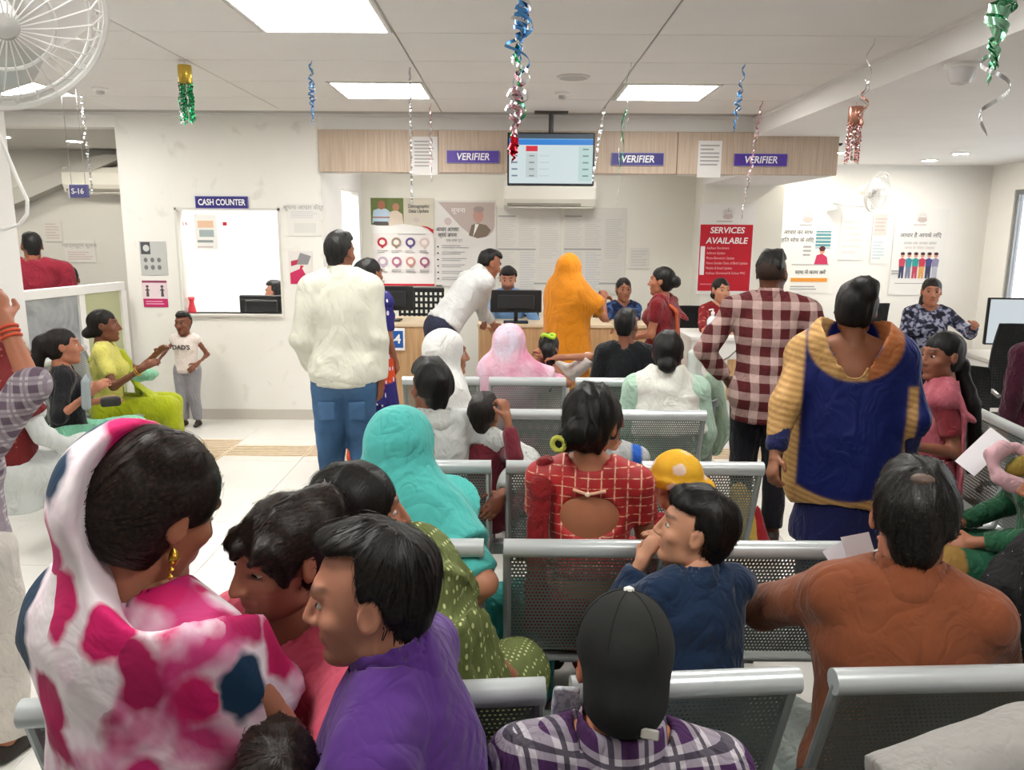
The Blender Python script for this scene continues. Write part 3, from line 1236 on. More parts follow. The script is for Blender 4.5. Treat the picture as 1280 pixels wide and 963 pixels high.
def split_cell(x0, x1, y0, y1):
    for lx, ly in LIGHTS:
        if x0 - .05 < lx < x1 - .05 and abs(ly - y0) < .05:
            if lx - x0 > .2:
                ctile(x0, lx, y0, y1)
            if x1 - (lx + .625) > .2:
                ctile(lx + .625, x1, y0, y1)
            return
    ctile(x0, x1, y0, y1)
for i in range(len(GX) - 1):
    for j in range(len(GY) - 1):
        split_cell(GX[i], GX[i + 1], GY[j], min(GY[j + 1], 6.69))
lab = {0: 'largest square ceiling light panel above the cash counter side, cut by the photo top', 1: 'square ceiling light panel beside the thin silver streamer', 2: 'square ceiling light panel right of the hanging screen', 3: 'square ceiling light panel above the left side room'}
for k, (lx, ly) in enumerate(LIGHTS):
    t = empty('ceiling_light', (lx + .3125, ly + .3125, CZ))
    tag(t, lab.get(k, 'square ceiling light panel behind the viewer, row %s' % ('first', 'second', 'third', 'fourth', 'fifth', 'sixth')[k - 4] if k > 3 else ''), 'light', 'square ceiling panels')
    fr = MB().box(-.30, .30, -.30, -.285, -.006, .01).box(-.30, .30, .285, .30, -.006, .01).box(-.30, -.285, -.285, .285, -.006, .01).box(.285, .30, -.285, .285, -.006, .01)
    fr.build('frame', WHITE, t)
    MB().box(-.285, .285, -.285, .285, -.002, .006).build('diffuser', PANEL, t)

struct('trim_3', MB().box(-7, STEPX, 6.672, 6.70, CZ - .012, CZ + .012), CEIL)
# walls
YC = 6.70
xl, xr = -3.27, -1.60
wx0, wx1, wz0, wz1 = -2.83, -1.95, .925, 1.81
mb = MB().box(xl, wx0, YC, YC + .14, 0, CZ).box(wx1, xr, YC, YC + .14, 0, CZ).box(wx0, wx1, YC, YC + .14, 0, wz0).box(wx0, wx1, YC, YC + .14, wz1, CZ)
struct('wall_cash_counter', mb, WALLD)
struct('baseboard_cash_counter', MB().box(xl, xr, YC - .012, YC, 0, .09), plain('#c9c3ba', .6))
# cabin behind the cash window
struct('wall_cabin_back', MB().box(xl, xr, 8.60, 8.7, 0, CZ), WALL)
struct('wall_cabin_left', MB().box(xl, xl + .1, YC + .14, 8.6, 0, CZ), WALL)
struct('wall_cabin_right', MB().box(xr - .1, xr, YC + .14, 7.5, 0, CZ).box(xr - .1, xr, 8.32, 8.6, 0, CZ).box(xr - .1, xr, 7.5, 8.32, 2.02, CZ), WALL)
struct('ceiling_cabin', MB().box(xl, xr, YC + .14, 8.6, CZ, CZ + .08), CEIL)
t = empty('ceiling_light', (-2.43, 7.55, CZ))
tag(t, 'square ceiling light panel inside the cash cabin', 'light')
MB().box(-.3, .3, -.3, .3, -.002, .01).build('diffuser', emit('#fffffc', 24.0, 'cabin_light'), t)
# glass of the cash window
glass = NT('clear_glass', 0.02)
glass.base('#ffffff')
glass.b.inputs['Transmission Weight'].default_value = 1.0
glass.b.inputs['IOR'].default_value = 1.02
GLASS = glass.m
w = struct('window_1', MB().box(wx0, wx0 + .02, YC - .01, YC + .12, wz0, wz1).box(wx1 - .02, wx1, YC - .01, YC + .12, wz0, wz1).box(wx0, wx1, YC - .01, YC + .12, wz1 - .02, wz1).box(wx0, wx1, YC - .03, YC + .14, wz0 - .02, wz0), plain('#d9d6cf', .5))
MB().box(wx0 + .02, wx1 - .02, YC + .04, YC + .046, wz0 + .12, wz1 - .02).build('pane', GLASS, w)

# alcove with the verifier desks
struct('wall_back', MB().box(xr, 2.0, 8.5, 8.6, 0, CZ), CREAM)
struct('wall_pillar', MB().box(1.92, 2.72, 8.08, 9.4, 0, CZ), CREAM)
struct('ceiling_alcove', MB().box(xr, 2.62, YC + .02, 8.5, 2.42, 2.46).box(1.9, 2.62, YC + .1, 8.1, 2.105, 2.42), CEIL)  # main part raised so the fascia hides the added light panels
for k_, x_ in enumerate((-.75, .75)):  # unseen panels added to brighten the alcove, tucked behind the fascia
    t = empty('ceiling_light', (x_, 7.55, 2.42))
    tag(t, 'added unseen light panel above the verifier desks, %s' % ('nearer the cash cabin' if k_ == 0 else 'nearer the pillar'), 'light', 'added alcove fill panels')
    MB().box(-.3, .3, -.3, .3, -.004, 0).build('diffuser', ALC_FILL, t)
    MB().box(-.31, .31, -.31, -.3, -.008, 0).box(-.31, .31, .3, .31, -.008, 0).box(-.31, -.3, -.3, .3, -.008, 0).box(.3, .31, -.3, .3, -.008, 0).build('frame', WHITE, t)
struct('wall_bulkhead', MB().box(xr, 2.62, YC, YC + .1, 2.10, CZ), WALL)
wd = NT('fascia_laminate', 0.5)
n1 = wd.noise(1.0, 5, wd.mapped((60, 60, 2.5)), .3)
wd.base(wd.ramp(n1, [(0.3, '#b5a08c'), (0.7, '#cbb9a7')]))
FASC = wd.m
fz0, fz1 = 2.105, 2.44
fas = empty('fascia', (0, 0, 0))
fas['kind'] = 'structure'
for a, b in ((-1.60, -.62), (-.62, .36), (.36, 1.34), (1.34, 2.66)):
    MB().box(a + .002, b - .002, YC - .035, YC - .001, fz0, fz1, .003).build('fascia_panel', FASC, fas)
MB().box(2.62, 2.66, YC, 8.08, fz0, fz1).build('fascia_return', WALL, fas)
# right part of the hall
struct('wall_right_back', MB().box(2.6, 5.6, 9.3, 9.4, 0, CZ), WALL)
struct('wall_right', MB().box(5.5, 5.6, 8.85, 9.4, 0, CZ).box(5.5, 5.6, -2.5, 8.85, 0, .86).box(5.5, 5.6, -2.5, 8.85, 2.12, CZ).box(5.5, 5.6, 6.75, 7.0, .86, 2.12).box(5.5, 5.6, 4.9, 5.15, .86, 2.12).box(5.5, 5.6, -2.5, 3.1, .86, 2.12), WALL)
for k, (a, b) in enumerate(((7.0, 8.85), (5.15, 6.75), (3.1, 4.9))):
    w = struct('window_%d' % (k + 2), MB().box(5.52, 5.58, a, b, .86, .91).box(5.52, 5.58, a, b, 2.07, 2.12).box(5.52, 5.58, a, a + .05, .91, 2.07).box(5.52, 5.58, b - .05, b, .91, 2.07).box(5.52, 5.58, (a + b) / 2 - .025, (a + b) / 2 + .025, .91, 2.07), plain('#8d8f90', .4, .4))
    for q in ((a + .05, (a + b) / 2 - .025), ((a + b) / 2 + .025, b - .05)):
        MB().box(5.545, 5.551, q[0], q[1], .91, 2.07).build('pane', GLASS, w)
struct('wall_front', MB().box(-7, 7, -2.6, -2.5, 0, CZ + .1), WALL)
struct('wall_left', MB().box(-7.1, -7, -2.5, 12, 0, CZ + .1), WALL)
# room on the left behind the low glass partition
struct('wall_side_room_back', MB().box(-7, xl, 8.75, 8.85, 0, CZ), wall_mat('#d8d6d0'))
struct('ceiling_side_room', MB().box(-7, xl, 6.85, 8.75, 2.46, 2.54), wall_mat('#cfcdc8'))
struct('trim_2', MB().box(-7, xl, 6.70, 6.85, 2.45, CZ), WALL)
struct('wall_side_room_beam', MB().prism([(-6.6, 1.35), (-6.6, 1.58), (-4.35, 2.40), (-4.05, 2.40)], 8.55, 8.75), wall_mat('#bdbbb6'))
pil = struct('wall_pillar_left', MB().box(-3.4, -2.92, 4.3, 4.7, 0, CZ), WALL)

# ------------------------------------------------------------------ ceiling fittings
def downlight(p, label):
    t = empty('downlight', p)
    tag(t, label, 'light')
    MB().lathe([(.085, 0), (.085, -.008), (.07, -.012), (.07, 0)], n=24).build('trim_ring', WHITE, t, True)
    MB().lathe([(.068, -.004), (.068, -.009)], n=24).build('diffuser', DOWN, t)
downlight(atZ(1201, 191, CZR), 'round downlight glowing over the right hand posters')
downlight(atZ(1046, 190, CZR), 'round downlight partly behind the copper foil tassel')
downlight(tuple(atZ(2, 170, 2.46)), 'round downlight at the left edge over the side room')
downlight((3.6, 5.6, CZR), 'round downlight above the right hand desks')
downlight((3.6, 3.6, CZR), 'round downlight above the right hand seats')
downlight((4.4, 8.6, CZR), 'round downlight close to the right hand back wall')
downlight((3.3, 8.8, CZR), 'round downlight beside the verifier pillar')
for (x, y) in ((-4.2, 7.8), (-5.6, 7.8)):
    downlight((x, y, 2.46), 'round downlight deep in the side room, %s' % ('nearer the cash cabin' if x > -5 else 'nearer the outer wall'))

def dome(u, v, Z, label, r=.05, cone_=False):
    p = atZ(u, v, Z)
    t = empty('smoke_detector' if not cone_ else 'dome_camera', p)
    tag(t, label, 'detector' if not cone_ else 'camera')
    MB().lathe([(r, 0), (r, -.012), (r * .8, -.02)], n=20).build('base_plate', WHITE, t, True)
    if cone_:
        MB().lathe([(r * .75, -.015), (r * .7, -.06), (r * .5, -.085), (.002, -.095)], n=20).build('dome', plain('#cfcbca', .2), t, True)
    else:
        MB().lathe([(r * .55, -.018), (r * .5, -.04), (.002, -.045)], n=20).build('sensor', plain('#bcbab7', .4), t, True)
dome(703, 116, CZ, 'small round smoke detector above the hanging screen')
dome(125, 110, CZ, 'small round smoke detector near the left streamer')
dome(1203, 80, CZR, 'white ceiling dome camera on the lowered plaster ceiling', .08, True)
p = atZ(717, 96, CZ)
t = empty('ceiling_speaker', p)
tag(t, 'round flat ceiling speaker grille above the screen', 'speaker')
MB().lathe([(.10, 0), (.10, -.006), (.085, -.01)], n=28).build('rim', plain('#cfcdca', .5), t, True)
MB().lathe([(.083, -.006), (.083, -.0105)], n=28).build('grille', plain('#b7b5b1', .7), t)
# bullet camera by the fascia end
p = atY(1046, 178, 7.2)
t = empty('security_camera', p)
tag(t, 'small white bullet security camera at the fascia end', 'camera')
MB().tube([(0, .08, .0), (0, -.06, -.01)], .032, 12).build('housing', WHITE, t, True)
MB().tube([(0, -.055, -.01), (0, -.075, -.012)], .026, 12).build('lens', DARKM, t, True)
MB().tube([(0, .04, 0), (0, .06, CZR - p[2])], .012, 8).build('bracket', WHITE, t)

# ------------------------------------------------------------------ fans
FANP = NT('fan_plastic', 0.25)
FANP.base('#e4e1de')
FANP.b.inputs['Transmission Weight'].default_value = 0.35
FANP = FANP.m
def fan(p, R, face, label, wallv, blade='#dcd8d6'):
    """wall fan: guard rings and wires, hub, three blades, motor, arm; face = direction it blows"""
    f = Vector(face).normalized()
    t = empty('wall_fan', p)
    tag(t, label, 'fan')
    q = f.to_track_quat('Y', 'Z')
    def put(mb, nm, mat):
        me = mb.mesh(nm, True)
        me.transform(q.to_matrix().to_4x4())
        return link(nm, me, mat, t)
    g1 = MB()
    for rr, yy in ((R, .0), (R, .02), (R * .8, .045), (R * .8, -.045), (R * .45, .06), (R * .45, -.06)):
        g1.tube([(rr * math.cos(a), yy, rr * math.sin(a)) for a in np.linspace(0, 2 * math.pi, 41)], .004 if rr < R else .007, 6, False)
    put(g1, 'guard_ring', WHITE)
    g2 = MB()
    for k in range(30):
        a = 2 * math.pi * k / 30
        c, s_ = math.cos(a), math.sin(a)
        for sg in (1, -1):
            g2.tube([(r * c, y * sg + .01, r * s_) for r, y in ((R, 0), (R * .8, .045), (R * .45, .06), (R * .12, .062))], .0016, 4, False)
    put(g2, 'guard_wire', WHITE)
    for k in range(3):
        a0 = 2 * math.pi * k / 3 + .4
        V, F_ = [], []
        N_ = 8
        for i in range(N_ + 1):
            r = R * (.14 + .76 * i / N_)
            wd_ = R * (.22 + .38 * math.sin(math.pi * (.15 + .7 * i / N_)))
            for j in (0, 1, 2):
                aa = a0 + (j - 1) * wd_ / max(r, R * .3)
                for th in (0.003, -.003):
                    V.append((r * math.cos(aa), (j - 1) * .022 + th, r * math.sin(aa)))
        for i in range(N_):
            for j in range(2):
                for th in (0, 1):
                    a, b = (i * 3 + j) * 2 + th, (i * 3 + j + 1) * 2 + th
                    F_.append((a, b, b + 6, a + 6))
        put(MB().add(V, F_), 'blade', FANP)
    put(MB().lathe([(.002, .066), (R * .13, .06), (R * .16, .03), (R * .16, -.02)], n=20, axis='y'), 'hub', WHITE)
    put(MB().lathe([(R * .1, -.05), (R * .26, -.07), (R * .26, -.15), (R * .18, -.2), (.002, -.21)], n=20, axis='y'), 'motor', plain('#cfccca', .4))
    mount = Vector(wallv)
    back = f * -.12
    MB().tube([back, back + Vector((0, 0, -.16)), (back + mount) / 2 + Vector((0, 0, -.14)), mount + Vector((0, 0, -.1))], .018, 10).build('arm', WHITE, t, True)
    n = -mount.normalized()
    MB().box(mount.x - .05, mount.x + .05, mount.y - .05, mount.y + .02, mount.z - .2, mount.z, .008).build('wall_plate', WHITE, t)
    return t
pf = at(-8, 12, 1.55)
fan(tuple(pf), .205, (.55, -.45, -.55), 'large pale wall fan in the top left corner, cut by the photo edge', (-.55, -.2, .1))
pf = atY(1096, 240, 8.55)
fan(tuple(pf), .21, (.55, -.8, -.15), 'white wall fan mounted beside the right hand posters', (-.2, .68, 0.02))
# its unlit neighbour: hanging cable of the corner fan
c = [at(u, v, 2.6) for u, v in ((-20, 130), (0, 172), (22, 225), (34, 250), (34, 268), (24, 281), (4, 287), (-25, 285))]
o = MB().tube(c, .006, 8).build('power_cable', WHITE, None, True)
tag(o, 'white cable hanging in a loop under the corner fan', 'cable')

# ------------------------------------------------------------------ hanging foil decorations
def foil(col, rough=.22, name='foil'):
    return plain(col, rough, 1.0, name)
SILV, BLUF, GRNF, PNKF, CPRF, GLDF, REDF = foil('#d9dadc'), foil('#5d9fe0'), foil('#2f9a63'), foil('#d9a9b4'), foil('#c98e7a'), foil('#c7a84b'), foil('#c8202f')
MINTF = foil('#9fd9b8')
def ribbon(p0, L, rad, turns, width, sway=(0, 0), ph=0.0, taper=.3):
    """curled foil strip falling from p0"""
    n = int(14 * turns) + 10
    V, F_ = [], []
    for i in range(n + 1):
        t = i / n
        r = rad * (taper + (1 - taper) * math.sin(math.pi * min(1, t * 1.2 + .05)))
        a = ph + 2 * math.pi * turns * t
        c = np.array((p0[0] + sway[0] * t * L + r * math.cos(a), p0[1] + sway[1] * t * L + r * math.sin(a), p0[2] - L * t))
        d = np.array((-math.sin(a) * .35, math.cos(a) * .35, -1.0))
        tw = np.array((math.cos(a * 1.3) * .4, math.sin(a * 1.3) * .4, .9)) * width / 2
        if rad < .006:
            tw = np.array((math.cos(a * 2), math.sin(a * 2), 0)) * width / 2
        nrm = np.cross(d, tw)
        nrm = nrm / (np.linalg.norm(nrm) + 1e-9) * .0004
        for sg in (1, -1):
            V += [c + tw * sg + nrm, c + tw * sg - nrm]
    for i in range(n):
        a, b = i * 4, i * 4 + 4
        F_ += [(a, a + 2, b + 2, b), (a + 1, b + 1, b + 3, a + 3), (a, b, b + 1, a + 1), (a + 2, a + 3, b + 3, b + 2)]
    return MB().add(V, F_)
def hang(u, v0, v1, Z=CZ):
    p = atZ(u, v0, Z)
    zc = (p[1] * math.cos(PITCH) - (p[2] - CAMH) * math.sin(PITCH))
    return p, (v1 - v0) / FPX * zc / math.cos(PITCH)
def streamer(label, u, v0, v1, strips, Z=CZ, u1=None):
    p, L = hang(u, v0, v1, Z)
    t = empty('foil_streamer', p)
    tag(t, label, 'streamer')
    sx = 0 if u1 is None else (u1 - u) / max(1, v1 - v0)
    for mat, f0, f1, rad, turns, wid, ph in strips:
        ribbon((sx * L * f0, 0, -L * f0), L * (f1 - f0), rad, turns, wid, (sx, 0), ph).build('ribbon', mat, t, True)
    return t
streamer('curled blue foil streamer near the cash counter sign', 388, 76, 152, [(BLUF, 0, 1, .016, 6, .012, 0), (SILV, .1, 1, .012, 7, .008, 2), (BLUF, .3, .9, .02, 4, .01, 1)])
streamer('thin silver foil strip hanging left of the paper notice', 512, 84, 250, [(SILV, 0, 1, .004, 14, .014, 0), (SILV, .02, .3, .003, 6, .01, 1)])
streamer('pinkish silver curled strip over the paper notice', 538, 129, 222, [(PNKF, 0, 1, .012, 6, .013, 0), (SILV, .2, 1, .01, 8, .01, 2)])
streamer('straight silver strip beside the right edge of the screen', 756, 133, 222, [(SILV, 0, 1, .004, 3, .018, 0), (SILV, .2, .8, .012, 1, .01, 1)], u1=743)
streamer('long green and silver strip crossing the middle verifier sign', 788, 78, 252, [(MINTF, 0, .45, .012, 1.5, .008, 0), (GRNF, .3, .75, .016, 1.2, .010, 1), (SILV, .05, 1, .02, 2, .006, 2)], u1=776)
streamer('curled blue streamer left of the ceiling step', 931, 79, 160, [(BLUF, 0, 1, .014, 5, .012, 0), (SILV, .1, 1, .012, 6, .008, 2), (BLUF, .4, .95, .02, 4, .012, 1)], u1=922)
streamer('pink foil curl in front of the right verifier sign', 953, 126, 268, [(PNKF, 0, 1, .016, 7, .011, 0), (SILV, .2, 1, .018, 6, .007, 2), (PNKF, .0, .6, .012, 8, .01, 4)], u1=936)
streamer('thin silver strip hanging over the side room sign', 101, 118, 238, [(SILV, 0, 1, .005, 9, .015, 0), (SILV, .15, .9, .014, 4, .006, 1)], u1=104)
streamer('big silver, blue, green and red curled streamer in the middle of the ceiling', 655, -35, 185,
         [(SILV, 0, .34, .006, 3, .034, 0), (SILV, .0, .3, .012, 2, .02, 2), (BLUF, .08, .46, .026, 5, .016, 1), (BLUF, .15, .42, .03, 4, .014, 3), (SILV, .1, .44, .036, 3, .014, 2), (BLUF, .2, .66, .055, 2.2, .012, 4), (SILV, .42, .80, .045, 2, .014, 2),
          (GRNF, .38, .62, .02, .8, .018, 2.5), (PNKF, .52, .9, .022, 5, .016, 1), (PNKF, .60, .95, .026, 6, .013, 3), (GRNF, .68, .90, .04, .8, .010, 5), (SILV, .58, .94, .022, 5, .012, 0), (SILV, .62, .8, .05, 1.2, .014, 5), (REDF, .88, 1.0, .018, 3, .026, 1), (REDF, .9, 1.02, .014, 2, .02, 3)], u1=643)
streamer('mint green curled foil streamer in the top right corner', 1258, -60, 155,
         [(MINTF, 0, .6, .03, 5, .03, 0), (MINTF, .05, .62, .04, 4, .026, 2), (MINTF, .1, .7, .03, 4, .02, 4), (SILV, .55, 1.0, .05, 1.4, .012, 2), (GRNF, .3, .72, .02, 2, .008, 3)], CZR)
streamer('thin silver curl hanging above the copper foil tassel', 1092, 48, 165, [(SILV, 0, .6, .02, 1.5, .007, 0), (CPRF, .5, 1, .024, 2.5, .009, 1), (SILV, .4, 1, .02, 3, .005, 3)], u1=1084)
def tassel(label, u, v0, v1, capm, stripm, w, Z=CZ):
    p, L = hang(u, v0, v1, Z)
    t = empty('foil_tassel', p)
    tag(t, label, 'tassel')
    MB().tube([(0, 0, 0), (0, 0, -L * .08)], .002, 6).build('string', SILV, t)
    MB().lathe([(w * .48, -L * .07), (w * .5, -L * .1), (w * .5, -L * .36), (w * .45, -L * .38)], n=18).build('collar', capm, t, True)
    for k in range(22):
        a = 2 * math.pi * k / 22
        o = ribbon((w * .45 * math.cos(a), w * .45 * math.sin(a), -L * .34), L * (.56 + .1 * rnd.random()), .004, 2 + rnd.random(), .012, (rnd.uniform(-.05, .05), 0), a).build('foil_strip', stripm[k % len(stripm)], t, True)
tassel('green foil tassel lantern with gold collar over the cash counter', 230, 76, 152, GLDF, [GRNF, GRNF, SILV, GRNF], .075)
tassel('copper pink foil tassel lantern near the right wall fan', 1071, 128, 202, CPRF, [CPRF, PNKF, CPRF, SILV], .085, CZR)

# ------------------------------------------------------------------ signs
NAVY, SIGNW = plain('#2f2a78', .4, name='sign_blue'), plain('#f3f3f5', .5, name='sign_white')
VIOL = plain('#51399a', .4, name='sign_violet')
def sign(label, p, w, h, txt, mat, size, parent_rz=0.0, italic=0.0, sx=1.0, thick=.012, edge=True):
    t = empty('sign', p, parent_rz)
    tag(t, label, 'sign')
    MB().box(-w / 2, w / 2, 0, thick, -h / 2, h / 2, .002).build('board', mat, t)
    if edge:
        b = .004
        MB().box(-w / 2, w / 2, -.001, 0, h / 2 - b, h / 2).box(-w / 2, w / 2, -.001, 0, -h / 2, -h / 2 + b).box(-w / 2, -w / 2 + b, -.001, 0, -h / 2, h / 2).box(w / 2 - b, w / 2, -.001, 0, -h / 2, h / 2).build('border', plain('#8e86c4', .4), t)
    lettering(txt, size, SIGNW, (0, -.0015, -.002), t, bold=size * .018, italic=italic, sx=sx)
    return t
sign('violet VERIFIER sign between the paper notice and the screen', atY(591, 196, YC - .05), .43, .10, 'VERIFIER', VIOL, .078, italic=.15, sx=.92)
sign('blue VERIFIER sign crossed by the green streamer', atY(797, 199, YC - .05), .43, .10, 'VERIFIER', NAVY, .078, italic=.15, sx=.92)
sign('VERIFIER sign on the right end of the fascia behind the pink curl', atY(951, 200, YC - .05), .435, .10, 'VERIFIER', VIOL, .078, italic=.15, sx=.92)
sign('blue CASH COUNTER sign above the bright window', atY(277, 253, YC - .014), .44, .10, 'CASH COUNTER', NAVY, .07, sx=.74)
ps = atY(97, 239, 5.3)
t = sign('small hanging S-16 sign in front of the side room', ps, .125, .085, 'S-16', plain('#5b5a94', .4), .05, math.radians(-8), edge=False, thick=.03)
MB().box(-.064, -.058, -.003, .033, -.044, .044).build('side_edge', SIGNW, t)
MB().tube([(-.05, .015, .04), (-.06, .015, CZ - ps[2])], .002, 6).tube([(.05, .015, .04), (.045, .015, CZ - ps[2])], .002, 6).build('wire', SILV, t)

# ------------------------------------------------------------------ posters and notices
INK = plain('#3b3b42', .8, name='ink')
GINK = plain('#a9a7a6', .8, name='grey_ink')
PAPER = plain('#ebe9e6', .7, name='paper')
RED = plain('#c5172c', .6, name='red_print')
def poster(label, p0, w, h, elems, paper=PAPER, rz=0.0, name='poster', cat='poster', thick=.004):
    """p0 = lower left corner, facing -Y; elems in 0..1 of w,h"""
    t = empty(name, p0, rz)
    tag(t, label, cat)
    MB().box(0, w, 0, thick, 0, h).build('sheet', paper, t)
    lay = -.0006
    for e in elems:
        lay -= .00025
        k = e[0]
        if k == 'r':
            _, x0, y0, x1, y1, m = e
            MB().box(x0 * w, x1 * w, lay, 0, y0 * h, y1 * h).build('print_block', m, t)
        elif k == 'l':                                   # lines of fine print
            _, x0, y0, x1, y1, n, m = e
            mb = MB()
            for i in range(n):
                y = y1 - (y1 - y0) * (i + .5) / n
                xe = x1 - (x1 - x0) * rnd.choice((0, .08, .3, .15))
                mb.box(x0 * w, xe * w, lay, 0, y * h - (y1 - y0) * h / n * .22, y * h + (y1 - y0) * h / n * .22)
            mb.build('fine_print', m, t)
        elif k == 'e':
            _, cx, cy, rx, ry, m = e
            MB().prism([(cx * w + rx * w * math.cos(a), cy * h + ry * h * math.sin(a)) for a in np.linspace(0, 2 * math.pi, 20, endpoint=False)], lay, 0).build('print_disc', m, t)
        elif k == 'p':
            _, pts, m = e
            MB().prism([(x * w, y * h) for x, y in pts], lay, 0).build('print_shape', m, t)
        elif k == 't':
            _, cx, cy, size, txt, m = e[:6]
            kw = e[6] if len(e) > 6 else {}
            lettering(txt, size, m, (cx * w, lay - .0005, cy * h), t, **kw)
    return t
def rect_at(u0, v0, u1, v1, Y):
    a, b = atY(u0, v1, Y), atY(u1, v0, Y)
    return (a[0], Y, a[2]), b[0] - a[0], b[2] - a[2]
def emblem(cx, cy, r, asp, m):
    q = [('e', cx, cy - r * .2, r * .9, r * .5 * asp, m)]
    for k in range(7):
        a = math.pi * (k + .5) / 7
        q.append(('p', [(cx + r * .5 * math.cos(a - .12), cy + r * .5 * math.sin(a - .12) * asp), (cx + 1.25 * r * math.cos(a), cy + 1.25 * r * math.sin(a) * asp), (cx + r * .5 * math.cos(a + .12), cy + r * .5 * math.sin(a + .12) * asp)], m))
    return q
LEMB = plain('#c9b9b6', .7)
p0, w, h = rect_at(870, 256, 946, 368, 8.07)
WH = plain('#f4f2f2', .6)
svc = ['Aadhaar Enrolment', 'Address Update', 'Photo Biometric Update', 'Name Gender Date of Birth Update', 'Mobile & Email Update', 'Aadhaar Download & Colour PVC']
poster('red SERVICES AVAILABLE poster on the pillar', p0, w, h, [('r', .02, .04, .96, .78, RED), ('t', .5, .715, .085, 'SERVICES', WH, dict(bold=.0018, italic=.15)), ('t', .5, .60, .085, 'AVAILABLE', WH, dict(bold=.0018, italic=.15)), ('r', .04, .22, .12, .54, WH)]
       + [('t', .15, .52 - i * .056, .036, svc[i], plain('#f0b7bc', .6), dict(align='LEFT', sx=.8)) for i in range(6)] + [('l', .06, .10, .45, .13, 1, plain('#e07a84', .6))] + emblem(.5, .89, .1, w / h, LEMB) + [('l', .3, .80, .7, .83, 1, LEMB)])
p0, w, h = rect_at(971, 258, 1044, 366, 9.29)
TEAL, ORNG = plain('#5f9aa2', .6), plain('#e0953a', .6)
SKP, PINKP = plain('#d9a08a', .7), plain('#c2345c', .7)
poster('white poster with blinds, a woman in red and an orange bar', p0, w, h, [('t', .33, .70, .062, 'आधार का साथ', INK), ('t', .33, .61, .062, 'हित सोच के लिए', INK), ('r', .68, .52, .97, .72, TEAL)] + [('r', .68, .53 + i * .04, .97, .54 + i * .04, PAPER) for i in range(5)]
       + [('p', [(.68, .33), (.72, .44), (.82, .46), (.92, .42), (.95, .33)], PINKP), ('e', .82, .49, .05, .035, SKP), ('e', .82, .515, .06, .03, plain('#5b2a2a', .7)), ('l', .45, .42, .6, .56, 3, GINK), ('r', .25, .325, .97, .335, GINK), ('t', .62, .24, .062, 'साथ में काम करें', INK), ('r', .25, .13, .96, .175, ORNG), ('l', .25, .03, .8, .09, 2, GINK)] + emblem(.5, .87, .11, w / h, LEMB) + [('l', .35, .775, .68, .80, 1, GINK)])
p0, w, h = rect_at(1110, 262, 1188, 369, 9.29)
cl_ = ['#c2455c', '#3f8fa0', '#2f9a96', '#c23a52', '#4d4f86', '#8d8aa8']
el = [('t', .5, .70, .064, 'आधार है आपके लिए', INK), ('t', .5, .61, .04, 'आपका हक आपका आधार', GINK), ('t', .5, .555, .04, 'आधार से मिलता सम्मान', LEMB), ('l', .1, .13, .9, .15, 1, GINK)] + emblem(.5, .90, .1, w / h, LEMB) + [('l', .35, .81, .68, .835, 1, LEMB)]
for i, c_ in enumerate(cl_):
    x = .2 + .125 * i
    m = plain(c_, .7)
    el += [('p', [(x - .05, .33), (x - .06, .42), (x, .44), (x + .06, .42), (x + .05, .33)], m), ('p', [(x - .045, .2), (x - .045, .34), (x + .045, .34), (x + .045, .2), (x + .01, .2), (x, .30), (x - .01, .2)], plain(('#3c4060', '#7a7f9a', '#c04a62', '#e0a860', '#3c4060', '#b9b9c8')[i], .7)), ('e', x, .47, .035, .028, SKP), ('e', x, .488, .038, .018, plain('#4a2a2a', .7))]
el.append(('l', .02, .24, .16, .30, 2, GINK))
poster('white poster with a row of six cartoon people beside the wall fan', p0, w, h, el)
p0, w, h = rect_at(1087, 265, 1112, 330, 9.29)
poster('small pale notice sheet under the right wall fan', p0, w, h, [('r', .08, .55, .92, .95, plain('#ddcfc9', .7)), ('l', .1, .62, .9, .9, 4, LEMB), ('l', .1, .08, .9, .45, 6, plain('#c5d2da', .7))])
p0, w, h = rect_at(1048, 268, 1084, 325, 9.29)
poster('faint white notice sheet between the two right posters', p0, w, h, [('l', .1, .1, .9, .9, 6, plain('#dcdada', .7))])
# back wall of the alcove
p0, w, h = rect_at(466, 248, 542, 357, 8.49)
grn, shirt, cr, gry = plain('#6f7d4a', .8), plain('#b9cfe0', .7), plain('#d9c9b8', .7), plain('#55504c', .7)
pins = ['#b02b3a', '#8f7f6c', '#5c4f86', '#cdbcb4', '#b4a0b4', '#a86a86', '#c08a80', '#9a5a78']
el = [('r', 0, .69, .52, 1, grn), ('r', .52, .62, 1, 1, plain('#cfc8b8', .7)), ('p', [(.02, .72), (.04, .86), (.12, .88), (.24, .88), (.30, .85), (.30, .72)], shirt), ('e', .17, .92, .06, .05, plain('#a8705a', .7)), ('r', .04, .69, .27, .735, gry), ('p', [(.28, .69), (.30, .84), (.40, .87), (.50, .82), (.52, .69)], cr), ('e', .40, .90, .055, .045, plain('#bf8a72', .7)),
      ('r', .03, .775, .3, .79, plain('#a8705a', .7)), ('p', [(.0, .60), (.0, .70), (.2, .68), (.5, .71), (.8, .68), (1, .6)], PAPER), ('p', [(.78, .69), (.9, .66), (.99, .60), (.99, .645), (.9, .68)], RED), ('t', .76, .91, .052, 'Demographic', INK, dict(sx=.8)), ('t', .76, .855, .052, 'Data Update', INK, dict(sx=.8)), ('e', .72, .76, .05, .03, LEMB), ('l', .42, .585, .9, .60, 1, GINK), ('r', .1, .0, 1, .022, RED), ('r', .12, .03, .19, .062, GINK)]
